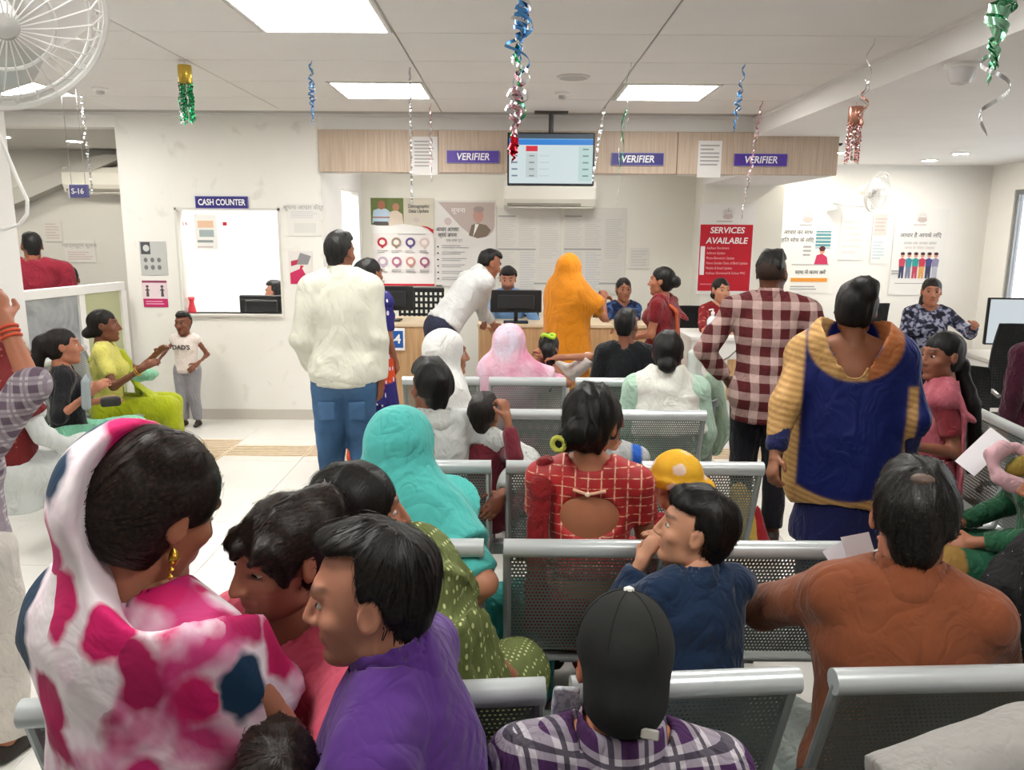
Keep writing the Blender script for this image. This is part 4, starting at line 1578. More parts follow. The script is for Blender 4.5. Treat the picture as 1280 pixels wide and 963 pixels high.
for i in range(8):
    x, y = .17 + .225 * (i % 4), .50 if i < 4 else .28
    m = plain(pins[i], .7)
    el += [('p', [(x - .06, y - .02), (x, y - .075), (x + .06, y - .02)], m), ('e', x, y, .078, .055, m), ('e', x, y, .045, .03, plain('#e3d9d4', .7)), ('l', x - .08, y - .125, x + .08, y - .085, 2, GINK)]
poster('poster of an elderly couple over eight round pin icons', p0, w, h, el, plain('#e4dedb', .7))
p0, w, h = rect_at(545, 251, 620, 358, 8.49)
tau = plain('#b9aaa4', .7)
arc = [(.05, .98), (.98, .98), (.98, .75)] + [(.74 + .24 * math.cos(a), .72 - .15 * math.sin(a)) for a in np.linspace(.1, 2.4, 7)] + [(.42, .70)]
el = [('p', arc, tau), ('t', .38, .885, .07, 'सूचना', PAPER, dict(sx=1.0)), ('e', .71, .83, .085, .085, plain('#b98f82', .7)), ('e', .715, .90, .09, .035, plain('#9d8f8a', .7)), ('p', [(.55, .60), (.60, .72), (.70, .74), (.84, .72), (.92, .66), (.85, .59), (.70, .565)], plain('#7b6d5f', .7)), ('p', [(.62, .58), (.66, .73), (.72, .73)], PAPER), ('e', .21, .76, .06, .045, LEMB),
      ('t', .20, .665, .062, 'आधार आपका', INK, dict(sx=.75)), ('t', .20, .60, .062, 'स्वयं अपना', INK, dict(sx=.75)), ('t', .31, .54, .04, 'एक नया युग', GINK)]
el += [('l', .1, .07 + .075 * i, .55, .115 + .075 * i, 2, GINK) for i in range(6)] + [('e', .04, .09 + .075 * i, .015, .01, INK) for i in range(6)] + [('r', .0, .0, .1, .015, gry), ('r', .86, .0, .97, .015, gry)]
poster('grey poster with a smiling man portrait in the alcove', p0, w, h, el, plain('#dcd8d4', .7))
for k, (u0, u1, lb) in enumerate(((622, 702, 'large pale tabular notice below the air conditioner, left of the saffron veil'), (704, 784, 'large pale tabular notice right of the air conditioner'))):
    p0, w, h = rect_at(u0, 260, u1, 368, 8.49)
    el = [('r', 0, .95, 1, .99, plain('#dddad3', .7)), ('l', .02, .55, .28, .90, 14, plain('#cfccc6', .7)), ('l', .33, .55, .60, .90, 14, plain('#cfccc6', .7)), ('l', .66, .42, .96, .88, 18, plain('#cfccc6', .7)), ('r', .0, .895, .28, .91, GINK), ('r', 0, .515, .6, .535, GINK), ('l', .02, .10, .28, .50, 16, plain('#cfccc6', .7)), ('l', .35, .05, .6, .50, 16, plain('#c9c9cc', .7)), ('r', 0, .185, .28, .2, GINK), ('r', .58, .12, .98, .14, GINK), ('l', .62, .16, .96, .38, 8, plain('#d4d1cb', .7))]
    poster(lb, p0, w, h, el, plain('#dcd9d1', .7), name='notice_board', cat='notice')
p0, w, h = rect_at(786, 310, 812, 336, 8.49)
poster('small square notice sheet on the alcove wall', p0, w, h, [('l', .1, .1, .9, .9, 6, plain('#cfccc6', .7))], plain('#dfdcd5', .7), name='notice', cat='notice')
# sheets on the fascia
p0, w, h = rect_at(515, 171, 547, 219, YC - .04)
poster('typed paper notice on the wooden fascia behind two silver strips', p0, w, h, [('l', .1, .2, .9, .92, 8, GINK)], plain('#dcd8d6', .7), name='notice', cat='notice')
p0, w, h = rect_at(871, 176, 903, 222, YC - .04)
poster('typed paper notice on the fascia left of the right verifier sign', p0, w, h, [('l', .1, .3, .9, .92, 6, GINK)], plain('#e3e1df', .7), name='notice', cat='notice')
# cash counter wall
Yp = YC - .006
p0, w, h = rect_at(177, 302, 207, 344, Yp)
el = [('r', .05, .62, .4, .98, plain('#4f5153', .7)), ('e', .25, .8, .12, .1, plain('#c9c9c7', .7))] + [('e', .2 + .25 * (i % 3), .45 - .22 * (i // 3), .07, .07, plain('#77797a', .7)) for i in range(6)]
poster('black and white photocopied sheet on the cash counter wall', p0, w, h, el, plain('#bfc0bd', .8))
p0, w, h = rect_at(180, 351, 208, 384, Yp)
el = [('r', .0, .0, 1, .32, plain('#c42a68', .6)), ('r', .0, .92, 1, 1, plain('#8f3a58', .6)), ('l', .1, .08, .9, .26, 2, plain('#e7a3be', .6))]
for x in (.2, .8):
    el += [('e', x, .78, .06, .05, gry), ('p', [(x - .1, .62), (x, .74), (x + .1, .62), (x + .04, .62), (x + .06, .4), (x - .06, .4), (x - .04, .62)], gry)]
poster('magenta and white distancing sticker with two figures', p0, w, h, el, plain('#e6d3da', .7))
p0, w, h = rect_at(360, 255, 400, 295, Yp)
poster('faint typed notice right of the cash window', p0, w, h, [('t', .5, .88, .05, 'सूचना आधार केंद्र', GINK), ('l', .1, .55, .9, .78, 4, plain('#d0cdd0', .7)), ('r', .2, .1, .85, .4, plain('#d9d8d3', .7))], plain('#e4e2dd', .7), name='notice', cat='notice')
p0, w, h = rect_at(362, 314, 390, 356, Yp)
poster('torn magenta sticker beside the man in the cream jacket', p0, w, h, [('p', [(.05, .02), (.05, .35), (.55, .5), (.9, .02)], plain('#c42a5c', .6)), ('p', [(.3, .6), (.5, .95), (.95, .85), (.8, .6)], plain('#8f8d90', .7)), ('p', [(.1, .55), (.1, .7), (.4, .75), (.35, .6)], plain('#b8324e', .6)), ('p', [(.45, .45), (.5, .58), (.65, .55)], RED)], plain('#e2ddd9', .7))
p0, w, h = rect_at(245, 268, 270, 312, YC + .036)
poster('small printed slip stuck on the cash window glass', p0, w, h, [('r', .15, .62, .85, .82, plain('#e8c3a4', .7)), ('r', .2, .36, .85, .56, plain('#a9b6b8', .7)), ('r', .1, .2, .8, .27, plain('#9aa0a0', .7)), ('l', .1, .03, .9, .12, 1, LEMB)], plain('#efeeea', .7), name='notice', cat='notice')
for (u, v, lb, m, tx) in ((231, 280, 'tiny number sticker on the left of the window glass', plain('#b06a70', .6), '14'), (281, 280, 'tiny red sticker on the window glass', RED, None)):
    p = atY(u, v, YC + .036)
    t = empty('sticker', p)
    tag(t, lb, 'sticker')
    if tx:
        lettering(tx, .045, m, (0, -.002, 0), t, bold=.0015, name='numeral')
    else:
        MB().box(-.018, .018, -.002, 0, -.016, .016).build('sheet', m, t)
# side room papers
p0, w, h = rect_at(56, 276, 76, 302, 8.74)
poster('pale taped sheet on the side room wall', p0, w, h, [('l', .1, .1, .9, .9, 6, LEMB)], plain('#d5d3ce', .7), name='notice', cat='notice')
p0, w, h = rect_at(82, 300, 118, 328, 8.74)
poster('wide pale notice on the side room wall', p0, w, h, [('t', .5, .75, .06, 'महत्वपूर्ण सूचना', GINK), ('l', .1, .1, .9, .5, 4, LEMB)], plain('#d9d7d3', .7), name='notice', cat='notice')

# ------------------------------------------------------------------ screen, air conditioners
p0, w, h = rect_at(634, 166, 744, 232, 6.35)
t = empty('television', (p0[0] + w / 2, 6.35, p0[2] + h / 2))
tag(t, 'flat screen hanging from the ceiling showing a queue list', 'television')
W2, H2 = w / 2, h / 2
MB().box(-W2, W2, 0, .05, -H2, H2, .006).build('casing', plain('#20252c', .35), t)
MB().box(-W2 + .014, W2 - .014, -.002, 0, -H2 + .018, H2 - .012).build('screen', emit('#dfeef0', .42, 'screen_white', 0.02), t)
def sbox(x0, y0, x1, y1, c_, s_=.9, nm='screen_block', lay=-.003):
    xx = lambda q: -W2 + .014 + (w - .028) * q
    yy = lambda q: -H2 + .018 + (h - .03) * q
    MB().box(xx(x0), xx(x1), lay, -.0018, yy(y0), yy(y1)).build(nm, emit(c_, s_ * .45, 'screen_ink', 0.02), t)
sbox(0, .90, 1, 1, '#4f5c6a', .7)
sbox(0, .78, 1, .90, '#1f86e0', .95)
sbox(0, .885, 1, .91, '#8fc6f2', .9)
sbox(.2, .65, .34, .76, '#e21f3c', .95)
sbox(.2, .12, .34, .62, '#d3dfdf', .9)
sbox(.83, .05, 1, .76, '#c9e6e2', .9)
for k in range(5):
    y = .68 - .135 * k
    sbox(.03, y, .10, y + .03, '#7f93a8', .7, lay=-.0035)
    sbox(.88, y, .95, y + .03, '#8fa9a8', .7, lay=-.0035)
    if k:
        sbox(.24, y, .30, y + .03, '#9fb2b4', .7, lay=-.0035)
        sbox(.36, y + .005, .48, y + .025, '#d2dede', .9, lay=-.0035)
MB().tube([(0, .06, H2 - .1), (0, .06, CZ - p0[2] - H2)], .02, 10).box(-.1, .1, .05, .07, -.1, .1).box(-.13, .13, .02, .1, CZ - p0[2] - H2 - .015, CZ - p0[2] - H2).build('ceiling_mount', plain('#4d4c4b', .5), t)
def ac(label, p, w, rz=0):
    t = empty('air_conditioner', p, rz)
    tag(t, label, 'air conditioner')
    prof = [(0, 0), (0, .28), (-.17, .28), (-.205, .22), (-.205, .10), (-.17, .03), (-.10, 0)]
    mb = MB()
    n = len(prof)
    V = [(-w / 2, y, z) for y, z in prof] + [(w / 2, y, z) for y, z in prof]
    mb.add(V, [tuple(range(n)), tuple(range(2 * n - 1, n - 1, -1))] + [(i, (i + 1) % n, (i + 1) % n + n, i + n) for i in range(n)])
    mb.build('body', plain('#e9e6dd', .4), t)
    MB().box(-w * .46, w * .34, -.198, -.16, .035, .058).build('air_vent', plain('#8f8a80', .6), t)
    MB().box(-w * .46, w * .46, -.19, -.12, .012, .022).build('louvre', plain('#d8d5cc', .5), t)
pa = atY(686, 262, 8.49)
ac('white split air conditioner on the alcove wall under the screen', (pa[0], 8.5, pa[2]), .95)
pa = atY(132, 244, 8.74)
ac('grey shaded air conditioner on the side room wall', (pa[0] + .05, 8.75, pa[2]), .8)

# ------------------------------------------------------------------ desks and office things
wt = NT('desk_laminate', 0.45)
wt.base(wt.ramp(wt.noise(1.0, 5, wt.mapped((40, 40, 2.2)), .3), [(0.3, '#b48d63'), (0.7, '#cba67c')]))
LAM = wt.m
def desk(label, x0, x1, y0, z=.83, front=LAM, d=.6, white=False):
    t = empty('counter_desk', ((x0 + x1) / 2, y0, 0))
    tag(t, label, 'desk')
    w = (x1 - x0) / 2
    MB().box(-w, w, 0, .025, .0, z - .03, .002).build('front_panel', front, t)
    for sx in (-1, 1):
        MB().box(min(sx * w, sx * (w - .025)), max(sx * w, sx * (w - .025)), .026, d, 0, z - .03).build('side_panel', front, t)
    MB().box(-w - .01, w + .01, -.015, d, z - .03, z, .004).build('desk_top', plain('#d8c3a4', .4) if not white else WHITE, t)
    return t
d1 = desk('wooden verifier desk carrying the blue number plate', -1.36, -.77, 6.9)
lp = empty('number_plate', (-1.07, 6.884, .69))
tag(lp, 'blue and white C-4 number plate on the wooden desk', 'sign')
MB().box(-.12, .12, -.006, 0, -.10, .10, .002).build('plate', SIGNW, lp)
MB().box(-.105, .105, -.0075, -.006, -.075, .075).build('blue_field', plain('#1f5aa6', .4), lp)
lettering('C-4', .11, SIGNW, (0.0, -.0095, 0), lp, bold=.003)
desk('wooden verifier desk of the clerk in the blue shirt', -.30, .40, 6.9)
desk('wooden verifier desk behind the boy in black', .66, 1.36, 6.9)
desk('white reception desk holding the blue sanitizer bottle', 1.46, 2.05, 6.35, .80, WHITE, .6, True)
o = MB().box(1.76, 2.05, 6.318, 6.333, .28, .62, .002).build('desk_apron', LAM, None)
tag(o, 'wooden panel leaning against the white reception desk', 'panel')
def monitor(label, p, w=.46, h=.28, rz=0.0, screen=None, back=True):
    """flat monitor; its back faces -Y when back is True"""
    t = empty('monitor', p, rz + (math.pi if not back else 0))
    tag(t, label, 'monitor')
    MB().box(-w / 2, w / 2, 0, .035, .09, .09 + h, .008).build('casing', DARKM, t)
    MB().box(-w * .36, w * .36, -.02, .0, .12, .05 + h, .012).build('rear_shell', plain('#26282a', .4), t)
    MB().box(-w / 2 + .012, w / 2 - .012, .035, .037, .105, .08 + h).build('screen', screen or emit('#cfe0ea', .35, 'monitor_glow'), t)
    MB().tube([(0, -.01, .12), (0, -.01, .01)], .018, 8).build('stem', DARKM, t)
    MB().box(-.11, .11, -.09, .08, 0, .012, .004).build('foot', DARKM, t)
monitor('black monitor seen from behind on the desk with the number plate', (-1.12, 7.12, .83), .44, .22)
monitor('black monitor seen from behind in front of the clerk in blue', (.03, 7.02, .83), .46, .20)
monitor('dark monitor inside the cash window', (float(atY(329, 411, 6.98)[0]), 6.98, .771), .40, .20)
o = MB().box(-2.8, -1.95, YC + .16, YC + .75, .74, .77).box(-2.8, -2.77, YC + .16, YC + .75, 0, .74).box(-1.98, -1.95, YC + .16, YC + .75, 0, .74).build('cash_desk', WHITE, None)
tag(o, 'white desk inside the cash cabin', 'desk')
pc = atY(241, 398, YC + .08)
t = empty('red_bottle', (pc[0], YC + .08, wz0))
tag(t, 'small red bottle on the cash window sill', 'bottle')
MB().lathe([(.035, 0), (.032, .03), (.02, .08), (.02, .10), (.028, .12)], n=14).build('body', plain('#e0404e', .4), t, True)
MB().lathe([(.028, .12), (.028, .135), (.01, .137)], n=14).build('cap', plain('#f06a72', .4), t, True)
mesh_back = NT('chair_mesh', .7)
vv = mesh_back.voro(55, mesh_back.mapped((1, 1, 1)), rand=0.0)
mesh_back.base('#17191a')
mesh_back.bump(vv.outputs['Distance'], .6, .01)
MESHB = mesh_back.m
def office_chair(label, p, rz, perforated=False, arms=True, bh=.5, zb=.52):
    t = empty('office_chair', p, rz)
    tag(t, label, 'chair')
    MB().box(-.24, .24, -.22, .24, .42, .50, .03).build('seat', plain('#1d1f20', .7), t)
    if perforated:
        mb = MB()
        n, m_ = 9, 8
        for i in range(n + 1):
            x = -.22 + .44 * i / n
            mb.box(x - .012, x + .012, -.27, -.25, zb, zb + bh - .03)
        for j in range(m_ + 1):
            z = zb + (bh - .03) * j / m_
            mb.box(-.22, .22, -.272, -.248, z - .012, z + .012)
        mb.box(-.235, .235, -.275, -.245, zb + bh - .05, zb + bh, .012)
        mb.build('backrest', DARKM, t)
    else:
        V, F_ = [], []
        for i in range(7):
            x = -.23 + .46 * i / 6
            for j in range(7):
                z = zb + bh * j / 6
                y = -.25 - .05 * math.sin(math.pi * j / 6) + .04 * (x / .23) ** 2 - .04 * j / 6
                wsc = 1 - .12 * (j / 6) ** 3
                V.append((x * wsc, y, z))
        nV = len(V)
        V += [(x, y - .025, z) for x, y, z in V]
        for i in range(6):
            for j in range(6):
                a = i * 7 + j
                F_ += [(a, a + 1, a + 8, a + 7), (a + nV, a + 7 + nV, a + 8 + nV, a + 1 + nV)]
        for j in range(6):
            F_ += [(j, j + nV, j + 1 + nV, j + 1), (42 + j, 43 + j, 43 + j + nV, 42 + j + nV)]
        for i in range(6):
            a = i * 7
            F_ += [(a, a + 7, a + 7 + nV, a + nV), (a + 6, a + 6 + nV, a + 13 + nV, a + 13)]
        MB().add(V, F_).build('backrest', MESHB, t, True)
    MB().tube([(0, -.2, .46), (0, -.27, .5), (0, -.28, .62)], .022, 8).build('back_bar', DARKM, t)
    MB().tube([(0, 0, .42), (0, 0, .1)], .028, 10).build('gas_column', GREYM, t)
    for k in range(5):
        a = 2 * math.pi * k / 5
        MB().tube([(0, 0, .11), (.28 * math.cos(a), .28 * math.sin(a), .06)], [.025, .016], 8).build('leg', DARKM, t)
        MB().lathe([(.024, -.012), (.026, 0), (.024, .012)], (.28 * math.cos(a), .28 * math.sin(a), .027), 12, 'y').build('caster', DARKM, t)
    if arms:
        for sx in (-1, 1):
            MB().tube([(sx * .25, -.05, .47), (sx * .30, -.08, .55), (sx * .30, -.05, .66), (sx * .29, .05, .68), (sx * .29, .16, .67)], .014, 8).build('armrest', plain('#9ea2a6', .25, .8), t, True)
office_chair('black perforated back office chair behind the number plate desk', (-.93, 7.75, 0), math.radians(180), True, False, .52, .55)
office_chair('black office chair of the clerk in blue', (.05, 7.75, 0), math.radians(180), False, False, .4)
office_chair('black office chair of the woman at the third desk', (1.05, 7.8, 0), math.radians(180), False, False, .35)
office_chair('black office chair of the woman in the red print top', (1.72, 7.3, 0), math.radians(180), False, False, .42)
pR = atZ(1130, 560, .0)
office_chair('black chair behind the woman in the dark printed top', (3.22, 6.55, 0), math.radians(205), False, False, .52)
office_chair('black mesh chair back in front of the white monitor', (3.28, 4.75, 0), math.radians(165), False, True, .55, .52)
office_chair('black low chair with a chrome arm beside the pink saree', (2.52, 4.45, 0), math.radians(150), False, True, .36, .50)
t = empty('work_desk', (4.05, 5.7, 0), math.radians(-6))
tag(t, 'pale work desk under the white monitor at the right edge', 'desk')
MB().box(-.6, .75, -.35, .35, .72, .75, .004).build('desk_top', plain('#cfcac2', .4), t)
for sx in (-.57, .70):
    MB().box(sx, sx + .03, -.33, .33, 0, .72).build('side_panel', WHITE, t)
t = empty('monitor', (3.75, 5.62, .75), math.radians(-4))
tag(t, 'wide monitor with a lit white screen at the right edge', 'monitor')
MB().box(-.33, .33, 0, .03, .10, .44, .006).build('casing', DARKM, t)
MB().box(-.318, .318, -.002, 0, .112, .428).build('screen', emit('#e3edf2', .40, 'monitor_white', 0.02), t)
MB().box(-.05, .03, -.003, -.002, .30, .315).build('screen_block', emit('#9aa6ac', .6), t)
MB().tube([(0, .02, .12), (0, .02, .01)], .02, 8).build('stem', DARKM, t)
MB().box(-.13, .13, -.08, .1, 0, .012, .004).build('foot', DARKM, t)
# sanitizer bottle
pb = atY(889, 430, 6.5)
t = empty('sanitizer_bottle', (pb[0], 6.5, .80))
tag(t, 'clear pump bottle with blue sanitizer on the white desk', 'bottle')
MB().lathe([(.044, 0), (.046, .01), (.046, .085)], n=18).build('liquid', plain('#2aa6d8', .15), t, True)
MB().lathe([(.046, .085), (.046, .12), (.03, .145), (.014, .155), (.014, .17)], n=18).build('upper_bottle', plain('#d3e2e6', .15), t, True)
MB().lathe([(.016, .168), (.016, .19), (.006, .192), (.006, .215)], n=12).tube([(0, 0, .212), (-.035, 0, .205)], .006, 8).build('pump', WHITE, t, True)
c = [(1.52, 6.34, .70), (1.56, 6.31, .60), (1.66, 6.30, .585), (1.76, 6.30, .64), (1.84, 6.30, .72), (1.88, 6.31, .79)]
o = MB().tube(c, .006, 8).build('power_cable', plain('#6d6a66', .5), None, True)
tag(o, 'thin grey cable drooping across the white desk front', 'cable')
# dustbin with liner
pb = at(862, 575, 4.75)
t = empty('dustbin', (pb[0], pb[1], 0))
tag(t, 'grey dustbin with a translucent plastic liner by the white desk', 'dustbin')
MB().lathe([(.11, 0), (.13, .30), (.135, .62), (.15, .63), (.15, .67), (.128, .67), (.11, .3), (.1, .02)], n=24).build('bin_body', plain('#6f7a77', .45), t, True)
lin = NT('liner_plastic', .25)
lin.base('#dfe6e1')
lin.b.inputs['Transmission Weight'].default_value = .5
blob('bin_liner', U([cone((0, 0, .60), (0, .02, .86), .135, .035), cone((0, .02, .86), (.01, .02, .92), .03, .05)], .03), .012, lin.m, t, .010, 4, 26, (1, 1, .6))
blob('side_bag', U([cone((.13, .05, .78), (.17, .05, .45), .05, .085), cone((.17, .05, .45), (.16, .05, .35), .085, .05)], .03), .012, cloth('#a9c2ac', .1, .4), t, .008, 4, 26)
# small yellow and red bag on the floor
pb = at(917, 575, 4.0)
t = empty('cloth_bag', (pb[0] + .06, pb[1], 0))
tag(t, 'yellow and red cloth bag on the floor by the checked shirt man', 'bag')
blob('bag_body', U([cone((.04, 0, .03), (-.02, 0, .33), .10, .05, ((0, 1, 0), 1.6))], .02) + I_([plane((0, 0, .004), (0, 0, -1))]), .014, cloth('#c9a94e', .1, .4), t, .006, 2, 30)
blob('red_panel', U([cone((.10, -.02, .03), (.07, -.02, .24), .06, .02, ((0, 1, 0), 1.4))], .02) + I_([plane((0, 0, .004), (0, 0, -1))]), .014, cloth('#a3232c', .1, .4), t, .004, 2, 30)

# ------------------------------------------------------------------ glass partition on the left
pA, pB = at(4, 372, 5.35), at(152, 356, 6.55)
d = pB - pA
L_ = math.hypot(d[0], d[1])
t = empty('glass_partition', (pA[0], pA[1], 0), math.atan2(d[1], d[0]))
tag(t, 'low white framed partition with frosted panels on the left', 'partition')
Zt = 1.20
MB().box(0, L_, -.03, .03, Zt - .07, Zt, .004).build('top_rail', WHITE, t)
MB().box(0, L_, -.025, .025, .05, .10).build('bottom_rail', WHITE, t)
for x in (0, L_ * .56, L_ - .05):
    MB().box(x, x + .06, -.028, .028, 0, Zt - .07).build('post', WHITE, t)
fg = NT('frosted_film', .35)
fg.base(fg.ramp(fg.noise(5, 4, dist=1.2), [(0.35, '#8d9195'), (0.7, '#b5b8ba')]))
MB().box(.06, L_ * .56, -.004, .004, .10, Zt - .07).build('frosted_panel', fg.m, t)
MB().box(L_ * .56 + .06, L_ - .05, -.004, .004, .10, Zt - .07).build('green_panel', plain('#b9bd96', .5), t)

# ------------------------------------------------------------------ steel benches
pf_ = NT('perforated_steel', 0.38, 0.35)
pf_.base('#7d8480')
xyz = pf_.n('SeparateXYZ')
pf_.l(pf_.co(), xyz.inputs[0])
sc_ = 95.0
cell = []
vx = pf_.math('MULTIPLY', xyz.outputs['X'], sc_)
vz = pf_.math('MULTIPLY', pf_.math('ADD', xyz.outputs['Z'], pf_.math('MULTIPLY', xyz.outputs['Y'], 0.0)), sc_ * .866)
rowp = pf_.math('MULTIPLY', pf_.math('FLOOR', vz), .5)
fx = pf_.math('SUBTRACT', pf_.math('FRACT', pf_.math('ADD', vx, rowp)), .5)
fz_ = pf_.math('SUBTRACT', pf_.math('FRACT', vz), .5)
rr = pf_.math('SQRT', pf_.math('ADD', pf_.math('MULTIPLY', fx, fx), pf_.math('MULTIPLY', fz_, fz_)))
hole = pf_.math('LESS_THAN', rr, .33)
pf_.l(pf_.math('SUBTRACT', 1.0, hole), pf_.b.inputs['Alpha'])
PERF = pf_.m
sp = NT('perforated_seat', 0.35, 0.3)
sp.base('#9aa19d')
vs_ = sp.voro(95, None, rand=0)
sp.bump(vs_.outputs['Distance'], .5, .004)
SEATM = sp.m
RAIL = plain('#c3c8c9', .3, .35, 'rail_metal')
FRAME = plain('#a3a8a8', .35, .5, 'bench_frame')
bench_cache = {}
def bench(label, x, y, rz, n=3, pitch=.505, group='steel waiting benches'):
    """perforated steel bench; sitters face +Y; x,y = middle of the top rail"""
    t = empty('waiting_bench', (x, y, 0), rz)
    tag(t, label, 'bench', group)
    w = .45
    def get(nm, f, m, sm=False):
        if nm not in bench_cache:
            me = f().mesh(nm, sm)
            me.materials.append(m)
            bench_cache[nm] = me
        return bench_cache[nm]
    def slab(pts, th, hw):
        """sheet following y,z points"""
        V, F_ = [], []
        for (yy, zz, nx, nz) in pts:
            for sx in (-hw, hw):
                V += [(sx, yy, zz), (sx, yy + nx * th, zz + nz * th)]
        for i in range(len(pts) - 1):
            a, b = i * 4, i * 4 + 4
            F_ += [(a, b, b + 2, a + 2), (a + 1, a + 3, b + 3, b + 1), (a, a + 1, b + 1, b), (a + 2, b + 2, b + 3, a + 3)]
        F_ += [(0, 2, 3, 1), (len(V) - 4, len(V) - 3, len(V) - 1, len(V) - 2)]
        return MB().add(V, F_)
    bpts = [(0.0, .765, .97, .2), (.05, .62, .97, .2), (.10, .47, .97, .2), (.125, .395, .9, .4)]
    spts = [(.10, .375, 0, 1), (.20, .35, 0, 1), (.40, .365, 0, 1), (.50, .38, 0, 1), (.535, .365, .5, .9)]
    for k in range(n):
        cx = (k - (n - 1) / 2) * pitch
        o = link('backrest_panel', get('backrest_panel', lambda: slab(bpts, .004, w / 2 - .012), PERF), PERF, t)
        o.location = (cx, 0, 0)
        o = link('top_rail', get('top_rail', lambda: MB().tube([(-w / 2, 0, .772), (w / 2, 0, .772)], .026, 14), RAIL, True), RAIL, t)
        o.location = (cx, 0, 0)
        for sx in (-1, 1):
            o = link('side_frame', get('side_frame', lambda: MB().tube([(0, .0, .765), (0, .05, .62), (0, .105, .46), (0, .135, .38), (0, .22, .35), (0, .5, .375), (0, .54, .36)], .012, 8), FRAME, True), FRAME, t)
            o.location = (cx + sx * (w / 2 - .01), 0, 0)
        o = link('seat_pan', get('seat_pan', lambda: slab(spts, .006, w / 2 - .015), SEATM, True), SEATM, t)
        o.location = (cx, 0, 0)
        o = link('seat_bracket', get('seat_bracket', lambda: MB().box(-.05, .05, .20, .42, .31, .35), FRAME), FRAME, t)
        o.location = (cx, 0, 0)
    hw = n * pitch / 2
    MB().box(-hw, hw, .27, .33, .31, .36, .004).build('beam', FRAME, t)
    for sx in (-1, 1):
        MB().tube([(sx * (hw - .22), .30, .32), (sx * (hw - .22), .28, .12), (sx * (hw - .22), .08, .03), (sx * (hw - .22), .03, .015)], .02, 8).tube([(sx * (hw - .22), .28, .12), (sx * (hw - .22), .50, .03), (sx * (hw - .22), .54, .015)], .02, 8).build('leg', FRAME, t, True)
    return t
bench('steel bench right in front of the boy in the black cap', .105 + .505 * -.5 - .01, 1.335, math.radians(5), 3, .50)
bench('nearest steel bench at the bottom right, under the man in brown', 1.355, 1.43, math.radians(3), 3, .50)
bench('steel bench just below the photo edge, under the boy in the black cap', .62, .84, 0, 3, .50)
bench('steel bench just below the photo edge, under the blotched veil', -.98, .86, 0, 3, .50)
bench('steel bench the boy in navy leans on', .205, 2.04, 0, 3)
bench('steel bench right behind the toddler hat and the red blouse', .205, 2.80, 0, 3)
bench('steel bench between the red blouse and the mint shawl', .20, 3.66, 0, 3)
bench('farthest steel bench, just behind the lilac veil', .09, 4.50, 0, 3)
pL = at(165, 520, 5.6)
bench('steel bench along the left side under the woman in yellow green', -3.03, 5.0, math.radians(-80), 3)
bench('steel bench on the right side under the pink saree', 2.22, 3.02, math.radians(84), 3)
# ------------------------------------------------------------------ the people
def vec(*a):
    return np.array(a, float)
def lerp(c1, c2, m):
    return np.array(hexc(c1)) * (1 - m[:, None]) + np.array(hexc(c2)) * m[:, None]
def attr_dots(dot='#e8e4ea', scale=34, size=.2, stretch=(1, 1, .6), rough=.7):
    t = NT('printed_cloth', rough, 0, .25)
    a = t.n('Attribute', attribute_name='dye')
    k = t.math('LESS_THAN', t.voro(scale, t.mapped(stretch), rand=.25).outputs['Distance'], size)
    t.base(t.mix(t.math('MULTIPLY', k, a.outputs['Alpha']), a.outputs['Color'], dot))
    t.bump(t.noise(13, 3, dist=.8), .35, .015)
    return t.m
def pallu(g, mat, side=1, w=.17, length=.55, name='pallu', amp=.005, dye=None, hipx=None, off=.03, back=True):
    """saree end: from the opposite hip across the chest, over one shoulder, down the back"""
    p, s = g.pt, g.s
    q = U(g.torso(.024)[2:7], .03 * s)
    q += I_([plane(p(-side * .035, 0, .36), g.T @ vec(-side * .85, 0, -.5))], .006) + S([neckcut(g, .07, 0)], .006)
    pts = [p(side * .12, -.03, .50), p(side * .115, -.105, .40), p(side * .11, -.12, .40 - length * .5), p(side * .12, -.13, .40 - length)]
    nr = [g.T @ vec(*n) for n in ((0, 0, 1), (0, -1, .3), (0, -1, 0), (0, -1, 0))]
    q += U(band(pts, [w * s * k for k in (.8, 1.0, 1.15, 1.3)], .014, nr), .03)
    return blob(name, q, g.res * .85, mat, g.root, amp, 31, 24, (1, 1, .5), dye)
def bangle(g, sd, mat=GOLD, n=1):
    w, e = g.wri[sd], g.elb[sd]
    d = (w - e) / np.linalg.norm(w - e)
    for k in range(n):
        c = w - d * (.02 + .014 * k)
        a = np.cross(d, (0, 0, 1.0)); a /= np.linalg.norm(a); b = np.cross(d, a)
        MB().tube([c + (a * math.cos(t) + b * math.sin(t)) * .034 * g.s for t in np.linspace(0, 2 * math.pi, 19)], .004, 6, False).build('bangle', mat, g.root, True)
SK1, SK2, SK3, SK4 = '#8c5b43', '#6f4431', '#a77356', '#50301f'

# --- near left: woman in the blotched magenta veil
t = NT('blotched_cloth', .7, 0, .25)
wob = t.n('TexNoise')
wob.inputs['Scale'].default_value = 14
t.l(t.co(), wob.inputs['Vector'])
vm = t.n('VectorMath', operation='MULTIPLY_ADD')
t.l(wob.outputs['Color'], vm.inputs[0])
vm.inputs[1].default_value = (.05, .05, .05)
t.l(t.mapped((1, 1, .75), (0.4, 0.3, 0.2)), vm.inputs[2])
v1 = t.voro(11.0, vm.outputs[0])
base_c = t.ramp(t.noise(5, 3, dist=.8), [(.36, '#b8346e'), (.43, '#c98aa6'), (.50, '#dccad2'), (.62, '#e4dade')])
cellr = t.n('SeparateColor')
t.l(v1.outputs['Color'], cellr.inputs[0])
blob_c = t.ramp(cellr.outputs[0], [(0, '#c2185f'), (.26, '#a01450'), (.40, '#16324a'), (.60, '#e0d6da'), (.72, '#1d3a56'), (.88, '#b82065')], 'CONSTANT')
